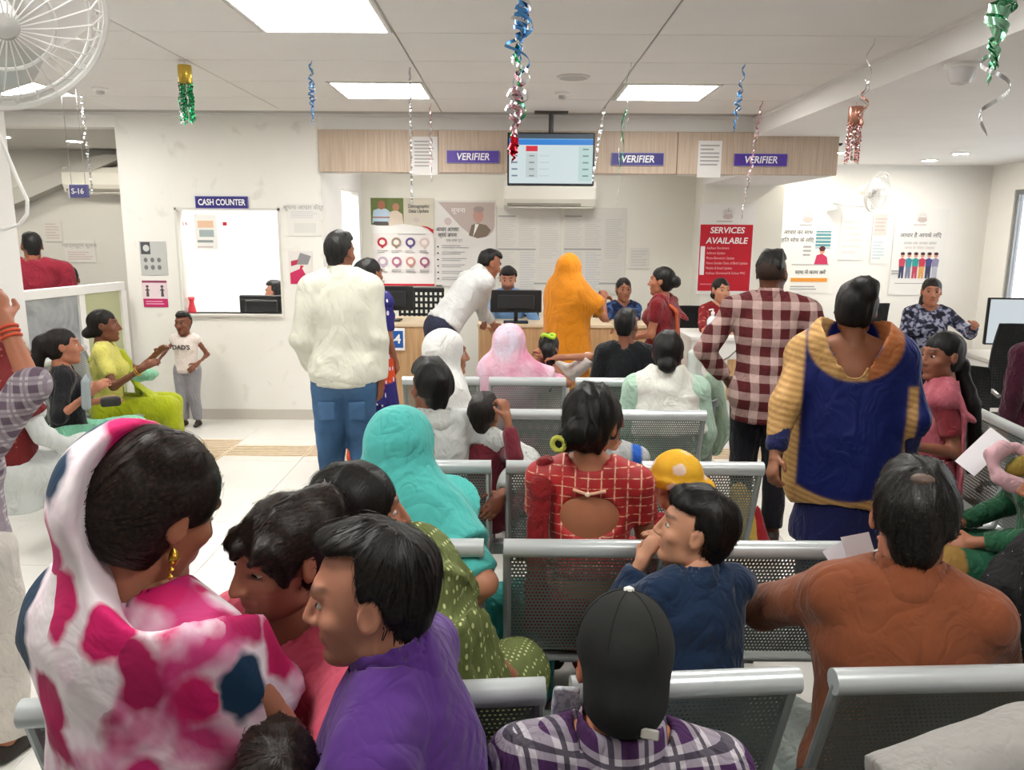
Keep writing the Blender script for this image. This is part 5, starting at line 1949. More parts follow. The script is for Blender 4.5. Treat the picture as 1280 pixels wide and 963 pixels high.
inblob = t.ramp(t.math('ADD', v1.outputs['Distance'], t.math('MULTIPLY', t.noise(30, 2), .12)), [(.48, 1.0), (.62, 0.0)])
ray = t.n('TexWave', bands_direction='DIAGONAL')
ray.inputs['Scale'].default_value = 9
ray.inputs['Distortion'].default_value = 6
c_ = t.mix(inblob, base_c, blob_c)
t.base(c_)
t.bump(t.noise(9, 3, dist=.8), .5, .02)
BLOTCH = t.m
g = person('woman in a magenta, white and navy blotched veil, nearest at the left', 184, 545, 1.27, -26, fem=True, s=.90, hs=1.1, head=(-8, 22, 4), skin=SK1, L=(-.1, .34, .14), R=(.12, .36, .16), lean=4)
hr = hair(g, 'plain', vol=.010, line=.085, amp=.005, freq=40, extra=lambda hp, hs, Rh: U([ell(hp(.03, -.03, .10), vec(.05, .06, .04) * hs, Rh)], .02))
strands(g, hr, 3200, (-.01, -.14, -.02), LOCKS_BROWN, segs=8)
top(g, BLOTCH, .8, -.3, .02, name='kurta', neck='round', lap=.35)
trousers(g, cloth('#c2185f'))
hp = g.hp
scarf(g, BLOTCH, cuts=S([ell(hp(.105, .03, .05), vec(.135, .22, .21) * g.hs, g.Rh)], .012) + S([ell(hp(.07, .06, -.08), vec(.10, .12, .10) * g.hs, g.Rh)], .02), drop=.42, spread=.20, amp=.012, freq=14, off=.03, back_slide=.02)
earring(g, 1)
for k in range(4):
    MB().lathe([(.001, .005), (.005, 0), (.001, -.005)], g.hp(.084, -.003 + .002 * k, -.045 - .011 * k), 8).build('earring_drop', GOLD, g.root, True)

# --- near: girl in coral pink
g = person('girl in a coral pink top and pearl necklace looking down', 350, 620, 1.36, 160, hs=.95, s=.80, head=(-22, 6, -4), skin='#93604a', lids=.8, lips='#9b4a48', L=('w', 330, 868, 1.24), R=(.12, .25, .1), poleL=(-.5, -.2, -1), sw=.165, fem=False, lean=6)
hr = hair(g, 'bun', HAIR_BROWN, fringe=True, vol=.003, line=.074, extra=lambda hp, hs, Rh: U([ell(hp(0, -.10, .075), vec(.045, .045, .045) * hs, Rh)], .02))
strands(g, hr, 2400, (0, -.11, .07), LOCKS_BROWN)
top(g, cloth('#e0637a', .06, .4, 10), .42, -.2, .022, name='top', neck='round', nr=.078, deep=.02, fwd=.015, slv_off=.026, lap=.3)
trousers(g, cloth('#3a3a44'))
mb = MB()
for a in np.linspace(-1.9, 1.9, 26):
    p = g.pt(.088 * math.sin(a), -.0 + .095 * math.cos(a), .522 - .05 * (1 + math.cos(a)) * .5 - .022 * math.cos(a))
    mb.lathe([(.0005, -.0055), (.004, -.004), (.0057, 0), (.004, .004), (.0005, .0055)], p, 8)
mb.build('pearl_necklace', plain('#ece3d2', .25), g.root, True)
MB().lathe([(.001, .002), (.0035, 0), (.001, -.002)], g.hp(.0, .118, -.033), 8).build('nose_pin', GOLD, g.root)

# --- near: man in purple, profile to the left
g = person('man in a purple shirt seen in profile facing left', 462, 655, 1.2, 84, s=.96, lean=8, head=(6, 6, 0), skin='#a2705a', stubble=.22, L=('w', 316, 885, 1.40), R=('w', 300, 880, 1.5), poleL=(-.7, -.3, -.8), poleR=(.5, -.3, -.8), girth=1.08, hres=.004)
strands(g, hair(g, 'short', line=.098, vol=.004, back=.006), 2600)
top(g, cloth('#4b2670', .10, .6, 7), .96, -.14, .02, .007, freq=13)
trousers(g, cloth('#2b2b33'))
# child under his arm
g = person('small child with dark hair tucked below the purple sleeve', 344, 918, 1.14, 15, hs=.84, s=.5, skin=SK1)
strands(g, hair(g, 'short', HAIR_BROWN, vol=.004, amp=.005), 1600, None, LOCKS_BROWN)
top(g, cloth('#6d5a5a'), .4, -.1, .014, neck='round')
trousers(g, cloth('#44444c'))

# --- woman in the olive green saree
g = person('woman in an olive green dotted saree looking right behind the girl', 446, 572, 1.66, -16, fem=True, s=.86, skin='#a06a52', head=(-56, -2, 0), hres=.0045, lean=-4, side=-12)
hr = hair(g, 'lowbun', vol=.006, line=.082)
strands(g, hr, 2200, (0, -.12, -.045))
mb = MB()
for k in range(7):
    mb.lathe([(.0005, -.005), (.0045, 0), (.0005, .005)], g.hp(-.045 + .01 * k, -.095 - .012 * math.cos(k - 3), .028), 8)
mb.build('hair_beads', plain('#e6d6c2', .25), hr, True)
OLIVE = dotted('#66703f', '#b9bf88', 75, .26, 0, stretch=(1, 1, .55))
top(g, cloth('#5a6b3a'), .3, .1, .014, name='blouse', neck='round', nr=.075)
skirt(g, OLIVE)
p_ = g.pt
q = U(band([p_(.06, .16, .30), p_(.12, .12, .44), p_(.145, .05, .52), p_(.17, -.03, .46), p_(.22, -.05, .28), p_(.24, -.05, .05)], [.2, .2, .2, .22, .24, .26], .018, [(0, 1, .3), (.2, .8, .6), (.4, 0, 1), (1, -.2, .3), (1, -.2, 0), (1, -.2, 0)]), .03)
q += U(g.torso(.024)[2:5], .03)
def pleat(V):
    return .005 * np.sin(V[:, 1] * 130) * (V[:, 0] > .12)
blob('pallu', q + I_([plane(g.pt(0, 0, -.03), (0, 0, -1))]), .010, OLIVE, g.root, .003, 3, 12, disp=pleat)
earring(g, 1)

# --- woman in turquoise
TQ = cloth('#4fb3ac', .07, .5, 9)
g = person('woman wrapped in a turquoise veil with a bare elbow over the bench', 506, 512, 2.32, -32, fem=True, s=.86, girth=1.1, arm_g=1.35, skin='#a8745a', head=(-10, 0, 0), knees=(0, -28), R=(.22, -.02, .10), poleR=(1, -.25, -.2), curl=(40, 40))
hair(g, 'veil')
top(g, TQ, .46, -.25, .02, name='kurta', neck='round', lap=.3)
trousers(g, cloth('#17807a', .1, .5), .05, name='salwar')
scarf(g, TQ, drop=.36, spread=.225, amp=.006, freq=11, off=.03, face=(.062, .09, .095), fc=(0.0, .128, -.012), cuts=[], extra=U(band([g.pt(-.1, .16, .36), g.pt(.08, .17, .42), g.pt(.15, .06, .49), g.pt(.10, -.14, .36)], .2, .02, [(0, 1, 0), (0, 1, 0), (.5, .3, 1), (.2, -1, 0)]), .03))

# --- man in the white motif kurta and the child beside him
MOTIF = dotted('#c4c6c3', '#8f9698', 17, .085, .15, name='motif_cloth')
g = person('young man in a white kurta with small grey motifs', 538, 450, 3.1, 32, s=.93, skin=SK2, R=('w', 628, 618, 3.0), poleR=(.9, -.5, -.2), sw=.195)
hair(g, 'short', vol=.010, amp=.005, line=.066)
top(g, MOTIF, .97, -.3, .02, .006, lap=.3, name='kurta', neck='collar')
trousers(g, cloth('#17181b'))
g = person('small child in maroon beside the white motif kurta', 605, 492, 3.2, -20, hs=.82, s=.60, skin=SK1, R=('w', 634, 524, 3.05), poleR=(.3, -.2, -1), curl=(40, 70))
hair(g, 'short', HAIR_BROWN, vol=.006, line=.062)
top(g, cloth('#6d2430', .12), .9, -.1, .014, neck='round')
trousers(g, cloth('#5a1f2a'))
# --- woman in white
WH_ = cloth('#d2d1ce', .03, .5, 9)
g = person('woman in a white veil and kurta looking right', 560, 414, 3.9, -72, fem=True, s=.87, skin='#9c6a52')
hair(g, 'veil')
top(g, WH_, .9, -.3, .02, name='kurta', neck='round', lap=.35)
trousers(g, WH_)
scarf(g, WH_, drop=.34, amp=.006, fc=(0, .122, -.01), face=(.064, .095, .098))
# --- lilac veil and the girl whose hair is tied
LILAC = blotch([(.3, '#d687a4'), (.5, '#e2b4c6'), (.7, '#d9cfe0')], 5)
g = person('woman in a pink and lilac veil reaching to tie hair', 638, 406, 4.8, -14, fem=True, s=.86, skin='#9c6a52', L=('w', 678, 446, 4.98), R=('w', 684, 449, 4.95), poleR=(1, 0, -.6), poleL=(-.2, .2, -1), curl=(70, 70))
hair(g, 'veil')
top(g, LILAC, .45, -.25, .018, name='kurta', neck='round', lap=.3)
trousers(g, cloth('#d687a4'))
scarf(g, LILAC, drop=.40, amp=.007, spread=.21)
g = person('girl with a lime hair band whose long hair is being tied', 686, 415, 5.0, -4, hs=.9, s=.80, skin='#9c6a52', R=('w', 699, 447, 4.9), poleR=(1, -.2, .15), curl=(60, 60))
hr = hair(g, 'bun', extra=lambda hp, hs, Rh: U(strand_chain([hp(0, -.10, .03), hp(.01, -.125, -.06), hp(.015, -.13, -.18), hp(.02, -.125, -.30)], [.035 * hs, .042 * hs, .036 * hs, .018 * hs]), .02))
top(g, cloth('#ddd4cd', .05), .5, -.25, .018, name='top', neck='round', lap=.3)
trousers(g, cloth('#8a8a90'))
MB().tube([g.hp(.045 * math.cos(a), -.075 + .02 * math.sin(a), .105 + .012 * math.sin(2 * a)) for a in np.linspace(0, 2 * math.pi, 17)], .013 * .9, 8, False).build('hair_band', cloth('#a9cf3a'), hr, True)

# --- red blouse
t = NT('brocade_cloth', .55, 0, .4)
sep = t.n('SeparateXYZ')
t.l(t.co(), sep.inputs[0])
def _ln(o, f, w, ph):
    fr = t.math('FRACT', t.math('ADD', t.math('MULTIPLY', o, f), ph))
    return t.math('LESS_THAN', t.math('ABSOLUTE', t.math('SUBTRACT', fr, .5)), w)
k = t.math('MAXIMUM', _ln(sep.outputs['X'], 26, .06, .5), _ln(sep.outputs['Z'], 34, .05, .1))
k = t.math('MULTIPLY', k, t.ramp(t.noise(60, 2), [(.4, 0.1), (.55, 1.0)]))
t.base(t.mix(k, t.ramp(t.noise(9, 3), [(.3, '#931a1c'), (.7, '#b8252a')]), '#d9a88a'))
t.bump(t.noise(14, 3, dist=.8), .35, .01)
REDB = t.m
g = person('woman in a red and gold blouse with an open back', 740, 480, 2.32, -8, fem=True, s=.87, skin='#9a6247', head=(-14, -2, 6), sw=.165, arm_g=1.1, L=(-.16, .30, .06), R=(.20, .28, .05), poleL=(-.35, -.6, -.9), poleR=(.35, -.6, -.9))
hr = hair(g, 'bun', vol=.010, nape=-.09, line=.075, amp=.006, extra=lambda hp, hs, Rh: U([ell(hp(-.045, -.112, -.038), vec(.04, .038, .036) * hs, Rh)], .012))
strands(g, hr, 2000, (-.03, -.12, -.03))
top(g, REDB, .26, .135, .013, .002, name='blouse', neck='round', nr=.070, deep=-.022, fwd=.004, cuts=S([ell(g.pt(.008, -.13, .362), vec(.122, .11, .078) * g.s, None)], .004))
p_ = g.pt
MB().tube([p_(-.05, -.105, .462), p_(0.0, -.112, .45), p_(.06, -.105, .462)], .005, 8).build('back_tie', cloth('#d9a88a'), g.root, True)
MB().lathe([(.001, -.008), (.007, -.004), (.008, 0), (.007, .004), (.001, .008)], p_(.0, -.117, .452), 10).build('bead', plain('#e8d6bc', .3), g.root, True)
skirt(g, cloth('#8f1d22', .1, .5), top_=.06)
SHEER = cloth('#7d1518', .15, .5)
q = U(band([p_(-.135, .06, .49), p_(-.145, -.02, .525), p_(-.16, -.085, .45), p_(-.165, -.11, .28), p_(-.17, -.12, .10), p_(-.17, -.13, -.05)], [.06, .065, .07, .07, .07, .08], .012, [(0, 1, .5), (0, 0, 1), (0, -1, .3), (0, -1, 0), (0, -1, 0), (0, -1, 0)]), .02)
blob('pallu', q, .009, SHEER, g.root, .004, 8, 40)
MB().tube([g.hp(-.055 + .02 * math.cos(a), -.150, -.04 + .020 * math.sin(a)) for a in np.linspace(0, 2 * math.pi, 15)], .008, 8, False).build('hair_clip', cloth('#b3b24a'), hr, True)
# child hidden behind her
g = person('child in a grey shirt with a blue sleeve band behind the red blouse', 762, 500, 3.15, -5, hs=.80, s=.66, skin=SK1, sw=.19)
hair(g, 'short')
def dy(V):
    m = ((V[:, 0] > .095) & (V[:, 0] < .13) & (V[:, 2] > g.sh[1][2] - .1)).astype(float)
    return lerp('#b4b6b6', '#2a63c0', m)
top(g, attr_cloth(), .5, -.1, .016, neck='round', dye=dy)
trousers(g, cloth('#33415c'))
# --- toddler in the yellow hat
g = person('toddler in a yellow flowered sun hat and red top', 845, 574, 2.55, 28, hs=.80, s=.52, skin='#a06a50', R=(.15, .2, .3))
hair(g, 'short')
top(g, cloth('#a3202a'), .4, -.1, .014, neck='round')
trousers(g, cloth('#7a1f26'))
t = NT('flowered_cloth', .8, 0, .2)
v2 = t.voro(14, None, rand=.9)
t.base(t.mix(t.ramp(t.math('ADD', v2.outputs['Distance'], t.math('MULTIPLY', t.noise(40, 2), .3)), [(.44, 1.0), (.52, 0.0)]), t.ramp(t.noise(10, 2), [(.3, '#d19a1c'), (.7, '#e2b23a')]), '#d9bfae'))
t.bump(t.noise(16, 3, dist=.8), .4, .012)
hp = g.hp
Rt = g.Rh @ Rx(-8) @ Ry(14)
HC_ = hp(0, -.01, .03)
q = U([ell(hp(0, -.012, .055), vec(.100, .115, .098) * g.hs, Rt)], .02) + U([cone(hp(0, -.012, .055), hp(.012, -.012, -.005), .112 * g.hs, .155 * g.hs)], .02)
q += I_([plane(HC_ + Rt @ vec(0, 0, -.035) * g.hs, Rt @ vec(0, 0, -1))]) + S([ell(hp(0, -.012, .03), vec(.092, .105, .095) * g.hs, Rt), cone(hp(0, -.012, .02), hp(.012, -.012, -.03), .09 * g.hs, .15 * g.hs)], .006)
q += U([ell(hp(0, -.012, .022), vec(.132, .146, .014) * g.hs, Rt)], .02) + S([ell(hp(0, -.012, .0), vec(.09, .103, .09) * g.hs, Rt)], .004)
blob('sun_hat', q, .007, t.m, g.root, .004, 5, 26)
# --- boy in navy leaning on the bench
g = person('boy in a navy shirt leaning on the bench rail, face turned left', 872, 611, 1.9, 14, 'stand', hs=.90, s=None, skin='#b07f64', head=(58, -8, 0), sw=.195, girth=1.25, lean=6, L=('w', 800, 706, 2.0), R=('w', 836, 700, 2.04), poleL=(-.5, -.4, -1), poleR=(.5, -.5, -1), curl=(30, 50), hres=.0045, lips='#a8605a', arm_g=1.1)
strands(g, hair(g, 'short', vol=.006, amp=.004, line=.072, back=.004), 2200)
top(g, cloth('#152944', .15, .6, 9), .96, -.12, .018, .006, freq=20)
trousers(g, cloth('#20242e'))
# --- boy in the black cap
g = person('boy in a black cap and purple plaid shirt, back to the viewer', 781, 758, 1.27, -4, hs=.95, s=.86, skin='#9a6045', head=(4, 14, 4), L=(-.16, .2, .0), R=(.16, .2, .0), legdrop=.25, sw=.195, eyes=True)
hair(g, 'short', nape=-.075)
PLD2 = plaid('#c9c2c9', '#4a2c55', '#2a2236', 17, 17, .5, .14)
top(g, PLD2, .95, -.1, .018, .004, name='shirt', neck='round', nr=.09, deep=-.035)
blob('collar', U([cone(g.pt(0, -.015, .49), g.pt(0, -.016, .585), .098 * g.s, .084 * g.s, None, True)], .01) + S([cone(g.pt(0, -.01, .46), g.pt(0, -.01, .62), .080 * g.s, .070 * g.s)], .004), .008, PLD2, g.root, .003, 3, 30)
trousers(g, cloth('#2a2a30'))
hp = g.hp
CAP = NT('cap_cloth', .85, 0, .2)
CAP.base(CAP.ramp(CAP.noise(9, 4), [(.3, '#1a1b1a'), (.7, '#2a2b29')]))
CAP.bump(CAP.noise(90, 2), .15, .003)
q = U([ell(hp(0, -.010, .045), vec(.090, .112, .105) * g.hs, g.Rh)], .01) + U([ell(hp(0, -.046, -.03), vec(.078, .078, .075) * g.hs, g.Rh)], .02)
q += I_([plane(hp(0, 0, -.062), g.Rh @ vec(0, .52, -1))]) + S([ell(hp(0, .17, -.04), vec(.11, .12, .075) * g.hs, g.Rh)], .01)
for sd in (1, -1):
    q += S([ell(hp(.098 * sd, -.006, -.035), vec(.035, .05, .058) * g.hs, g.Rh)], .008)
q += S([ell(hp(0, -.005, .02), vec(.074, .088, .085) * g.hs, g.Rh)], .004)
cap = blob('cap', q, .006, CAP.m, g.root)
q = U([ell(hp(0, .125, .02), vec(.078, .085, .010) * g.hs, g.Rh)], .01) + S([ell(hp(0, .02, .02), vec(.085, .095, .09) * g.hs, g.Rh)], .004)
blob('peak', q, .006, CAP.m, cap)
bt_ = MB().lathe([(.009, 0), (.0085, .005), (.002, .008)], (0, 0, 0), 14)
me = bt_.mesh('cap_button', True)
me.transform((Matrix.Translation(Vector(hp(0, -.012, .148))) @ Matrix(g.Rh.tolist()).to_4x4()))
link('cap_button', me, plain('#d8d5cd', .3), cap)
mb = MB()
mb.box(-.014, .014, -.003, .003, -.008, .008, .002)
me = mb.mesh('cap_buckle')
me.transform(Matrix.Translation(Vector(hp(.036, -.112, -.072))) @ Matrix((g.Rh @ Rz(-18)).tolist()).to_4x4())
link('cap_buckle', me, plain('#bdbab2', .35, .6), cap)
# seams
for a in np.linspace(0, math.pi, 4)[:-1]:
    pts = []
    for b in np.linspace(-1.45, 1.45, 17):
        x, y, z = math.sin(b) * math.cos(a), math.sin(b) * math.sin(a), math.cos(b)
        pts.append(hp(.0905 * x, -.010 + .1125 * y, .045 + .1055 * z))
    MB().tube(pts, .0012, 5).build('seam', plain('#111211', .9), cap)
# folded newspaper hooked on the bench next to him
pn = at(703, 862, 1.46)
o = blob('newspaper', U([rbox(at(703, 905, 1.40), (.024, .006, .085), Rx(12) @ Ry(4), .002)], .01), .004, blotch([(.45, '#c9ccd0'), (.55, '#9fa3aa')], 90, 'newsprint'), None, .001, 2, 50)
tag(o, 'folded newspaper stuck between the bench panels by the black cap', 'newspaper')

# --- man in brown
BRN = cloth('#7c4327', .10, .3, 10)
g = person('man in a rust brown shirt with a bald spot, holding papers', 1150, 578, 1.68, -22, s=.96, hs=1.1, skin='#96604a', head=(0, 8, 0), L=('w', 1066, 718, 1.98), poleL=(-1, -.35, -.5), R=(.20, .30, .05), poleR=(.8, -.6, -.5), knees=(52, -12), girth=1.12, sw=.158, curl=(65, 30), palm=((.4, .2, .8), None))
strands(g, hair(g, 'short', HAIR_GREY, vol=.004, amp=.004, nape=-.10), 2600, None, LOCKS_GREY)
blob('bald_spot', U([ell(g.hp(0, -.080, .098), vec(.026, .022, .014) * g.hs, g.Rh)], .01), .005, plain('#57463c', .6), g.root)
top(g, BRN, .95, -.1, .022, .0025, freq=16)
trousers(g, cloth('#8f9691', .08, .5), .03)
for k, (du, rz_, lb) in enumerate(((0, 12, 'white slip of paper held up by the man in brown'), (-18, 32, 'second white slip tucked behind, held by the man in brown'))):
    c0 = at(1075 + du, 692 + k * 10, 1.88 + .03 * k)
    mb = MB().box(-.034, .034, -.0006, .0006, -.045, .045)
    o = mb.build('paper_slip', plain('#e9e8ee', .6), None)
    o.location = c0
    o.rotation_euler = (math.radians(-25), math.radians(-rz_), 0)
    tag(o, lb, 'paper')

# --- woman in the navy and gold drape
g = person('woman in a navy blue drape with wide gold borders, back view', 1073, 350, 3.06, -18, 'stand', fem=True, skin='#7d5038', girth=1.12, sw=.20, head=(-6, 4, 3), L=('w', 962, 592, 3.0), poleL=(-1, -.3, 0), R=(.27, .03, -.04), arm_g=1.25, curl=(45, 40))
hair(g, 'highbun', vol=.006, nape=-.07)
zs, zn = g.sh[1][2], g.N[2]
def dy(V):
    x, z = V[:, 0], V[:, 2]
    r = np.sqrt((x / 1.15) ** 2 + (z - zn - .01) ** 2)
    sm = lambda e, w_=.006: 1 / (1 + np.exp(-e / (w_ * .35)))
    m = np.maximum(sm(-.178 - x), np.maximum(sm(r - .085) * sm(.15 - r) * sm(.06 - V[:, 1]), sm(x - .205) * sm(.24 - x) * sm(zs - .1 - z)))
    zb = g.zp - .10 - .10 * np.cos(np.clip(x / .26, -1, 1) * 1.4)
    m = np.maximum(m, sm(zb + .035 - z))
    rust = ((r > .085) & (r < .15) & (x > .05)).astype(float)
    st = .5 + .5 * np.sin(z * 260 + x * 60)
    gold = lerp('#a57c4a', '#c9a066', st)
    c = lerp('#131f5e', '#131f5e', m)
    c = c * (1 - m[:, None]) + gold * m[:, None]
    c = c * (1 - rust[:, None] * .75) + np.array(hexc('#9a4a26')) * rust[:, None] * .75
    return c
top(g, cloth('#141a4a'), .97, -.45, .016, name='kurta', neck='round', nr=.115, deep=.085, fwd=-.035, flare=.05)
trousers(g, cloth('#141a44'), .03)
s_ = g.s
q = U([cone(g.sh[-1] + vec(-.01, 0, .0), g.sh[1] + vec(.01, 0, 0), .068 * s_)], .03) + U([cone(g.pt(0, -.02, .44), g.pt(0, -.035, -.12), .245 * s_, .27 * s_, (g.bk, 1.7))], .06)
for sd, fr in ((1, .55), (-1, .9)):
    e, w_ = g.elb[sd], g.wri[sd]
    q += U([cone(g.sh[sd], e, .072 * s_, .07 * s_)], .05)
    if sd == -1:
        q += U([cone(e, e + (w_ - e) * .7, .066 * s_, .05 * s_, None, True)], .03)
    else:
        q += U([cone(e, e + (w_ - e) * .3, .06 * s_, .06 * s_, None, True)], .03)
q += I_([plane((0, .07, 0), (0, 1, 0))], .01) + S([neckcut(g, .115, .085, -.04)], .01)
q += S([ell((0, -.05, g.zp - .52), (.34, .4, .34))], .02)
blob('drape', q, .008, attr_cloth('silk_cloth', .5, .4, 8), g.root, .007, 9, 20, (1, 1, .4), dy)
bangle(g, -1, GOLD, 2)

# --- man in the checked shirt
g = person('man in a brown and cream checked shirt, back to the viewer', 967, 314, 3.95, -22, 'stand', skin=SK4, head=(-16, 2, 0), sw=.20, L=(-.22, .10, .04), R=(.20, .08, .03), poleL=(-.9, -.5, -.2), poleR=(.9, -.5, -.2))
hair(g, 'short', vol=.003, nape=.03, amp=.007, freq=50, extra=lambda hp, hs, Rh: U([ell(hp(0, .0, .11), vec(.055, .07, .03) * hs, Rh)], .02))
blob('fade', U([ell(g.hp(0, -.02, .03), vec(.078, .099, .08) * g.hs, g.Rh)], .01) + S([rbox(g.hp(0, .1, 0), vec(.2, .11, .2), g.Rh), rbox(g.hp(0, 0, -.15), vec(.2, .2, .1), g.Rh)], .01), .008, plain('#2c1a12', .8), g.root)
PLD1 = plaid('#bfa39c', '#551f22', '#bfa39c', 10.8, 10.8, .56, .0)
top(g, PLD1, .95, -.17, .024, .007, name='shirt')
trousers(g, cloth('#12131c'))

# --- pink saree woman on the right
PSK = blotch([(.3, '#9a4a56'), (.55, '#b2606c'), (.72, '#c98a92')], 9, det=4)
g = person('seated woman in a dusty pink saree looking towards the viewer', 1181, 414, 3.6, 66, fem=True, s=.87, skin='#80523f', head=(34, 2, 0), L=('w', 1143, 558, 3.5), poleL=(.2, -.6, -.8), R=(.1, .3, .08), arm_g=1.15, knees=(6, -6))
hair(g, 'lowbun', line=.080, extra=lambda hp, hs, Rh: U(strand_chain([hp(.0, -.10, -.05), g.pt(.03, -.16, .42), g.pt(.05, -.19, .25), g.pt(.05, -.19, .05)], [.035, .034, .034, .022]), .02))
top(g, cloth('#8a3038', .1), .34, .16, .013, .003, name='blouse', neck='round', nr=.078, deep=.02)
skirt(g, PSK, top_=.12)
pallu(g, PSK, -1, .17, .5)
earring(g, 1)

# --- staff on the right
DPRINT = blotch([(.4, '#23232f'), (.5, '#4c4f6a'), (.6, '#9a9cb0')], 26, det=1)
g = person('woman in a dark printed top seated before the cartoon poster', 1166, 347, 6.3, 160, fem=True, s=.88, skin='#a06a52', L=('w', 1218, 408, 5.95), poleL=(-.6, -.2, -.8))
hair(g, 'lowbun', HAIR_BROWN, extra=lambda hp, hs, Rh: U(strand_chain([hp(.05, -.05, -.06), hp(.06, .0, -.16), hp(.07, .03, -.24)], [.03, .03, .015]), .02))
top(g, DPRINT, .9, -.2, .018, name='kurta', neck='round', nr=.07, deep=.02, lap=.3)
trousers(g, cloth('#23232b'))
RPR = dotted('#8a1f24', '#b8655f', 16, .3, .9)
g = person('woman in a red printed top behind the white desk', 902, 347, 6.95, 186, fem=True, s=.87, skin='#b98469', R=('w', 880, 417, 6.55), L=('w', 915, 420, 6.5), poleR=(.5, -.3, -.9), head=(8, 0, 0))
hair(g, 'lowbun', HAIR_BROWN, extra=lambda hp, hs, Rh: U(strand_chain([hp(-.05, -.05, -.05), hp(-.065, .0, -.14), hp(-.07, .03, -.22)], [.03, .03, .015]), .02))
top(g, RPR, .95, -.2, .018, name='kurta', neck='round', nr=.068, deep=.015, lap=.3)
trousers(g, cloth('#23232b'))
MAR = cloth('#74161e', .12, .5)
g = person('standing woman in a maroon saree with an orange edge', 828, 333, 6.1, 62, 'stand', fem=True, skin='#99644c', girth=1.2, sw=.18, L=(-.08, .24, .12), R=(.12, .28, .12), arm_g=1.3, head=(4, 0, 0))
hair(g, 'bun', line=.08)
top(g, MAR, .3, .14, .014, name='blouse', neck='round', nr=.08)
skirt(g, MAR, top_=.08)
pallu(g, cloth('#7c1a22', .12, .5), 1, .34, .62, amp=.006)
blob('saree_edge', U(band([g.pt(-.03, .12, .46), g.pt(-.06, -.02, .52), g.pt(-.05, -.165, .40), g.pt(-.02, -.175, .2), g.pt(0, -.17, .05)], .045, .012, [(0, 1, .3), (0, 0, 1), (0, -1, .2), (0, -1, 0), (0, -1, 0)]), .02), .012, cloth('#b8562c'), g.root)
g = person('woman with tied hair seated behind the third verifier desk', 780, 347, 7.4, 186, fem=True, s=.87, skin='#8a5a44', L=('w', 790, 410, 7.0), R=('w', 760, 410, 7.0))
hair(g, 'bun', HAIR_BROWN, line=.075)
top(g, blotch([(.45, '#16203c'), (.6, '#3c5a8c')], 18), .5, -.2, .018, name='kurta', neck='round', nr=.07, deep=.02, lap=.3)
trousers(g, cloth('#23232b'))
# --- saffron veil
SAF = cloth('#c97c12', .12, .5, 9)
def dy(V):
    st = .5 + .5 * np.sin(V[:, 2] * 60 + V[:, 0] * 120)
    return lerp('#a8641a', '#c98a2e', st)
g = person('standing woman under a saffron yellow veil', 714, 319, 5.9, -48, 'stand', fem=True, skin='#8a5a44', girth=1.15, sw=.175, R=('w', 755, 374, 6.05), L=('w', 748, 378, 6.1), poleR=(.6, -.4, -.8), curl=(60, 60))
hair(g, 'veil')
top(g, attr_cloth(), .4, .05, .016, name='blouse', neck='round', dye=dy)
skirt(g, attr_cloth(), top_=.12, r1=.24, dye=dy)
scarf(g, SAF, drop=.62, spread=.24, amp=.010, freq=10, bell=.02, fc=(0, .125, -.01), face=(.066, .09, .1))
# --- clerk in blue
g = person('bearded clerk in a light blue shirt behind his monitor', 635, 334, 7.35, 178, s=.92, skin='#a06c54', stubble=.75, head=(0, 10, 0), L=('w', 660, 408, 7.1), R=('w', 612, 412, 6.9))
hair(g, 'short', HAIR_BROWN, vol=.012, line=.06)
top(g, cloth('#6f93bd', .08), .6, -.1, .02)
trousers(g, cloth('#2a2c38'))
# --- man bending in white
g = person('man in a white shirt bending over the verifier desk', 612, 311, 6.25, -62, 'stand', lean=40, skin='#8a5a44', head=(-4, 22, 0), R=('w', 604, 418, 6.75), L=('w', 620, 412, 6.8), poleR=(.4, -.6, .3), poleL=(-.4, -.6, .3), sw=.19)
hair(g, 'short', vol=.003)
top(g, dotted('#c8c9c8', '#a9acae', 60, .12, .3), .95, .02, .024, .006)
trousers(g, dotted('#262a3e', '#8f93a8', 40, .05, .8), .018)
# --- orange and navy saree
def dy(V):
    x, z = V[:, 0], V[:, 2]
    k = np.sin(z * 8.2 + x * 3.5 + 1.0)
    return lerp('#26246a', '#c9481f', (k > .35).astype(float))
ON = attr_dots('#d9d2e6', 26, .22, (1, 1, .5))
g = person('woman in an orange and navy dotted saree with loose black hair', 462, 322, 5.3, -35, 'stand', fem=True, skin='#8a5a44', girth=1.15, sw=.18, R=(.17, .10, -.02))
hair(g, 'lowbun', extra=lambda hp, hs, Rh: U(strand_chain([hp(0, -.07, .02), hp(.01, -.10, -.1), g.pt(.02, -.13, .38), g.pt(.02, -.14, .22)], [.075, .07, .06, .03]), .03))
top(g, ON, .4, .02, .016, name='blouse', neck='round', dye=dy)
skirt(g, ON, top_=.12, r1=.26, dye=dy)
pallu(g, ON, 1, .26, .75, dye=dy)
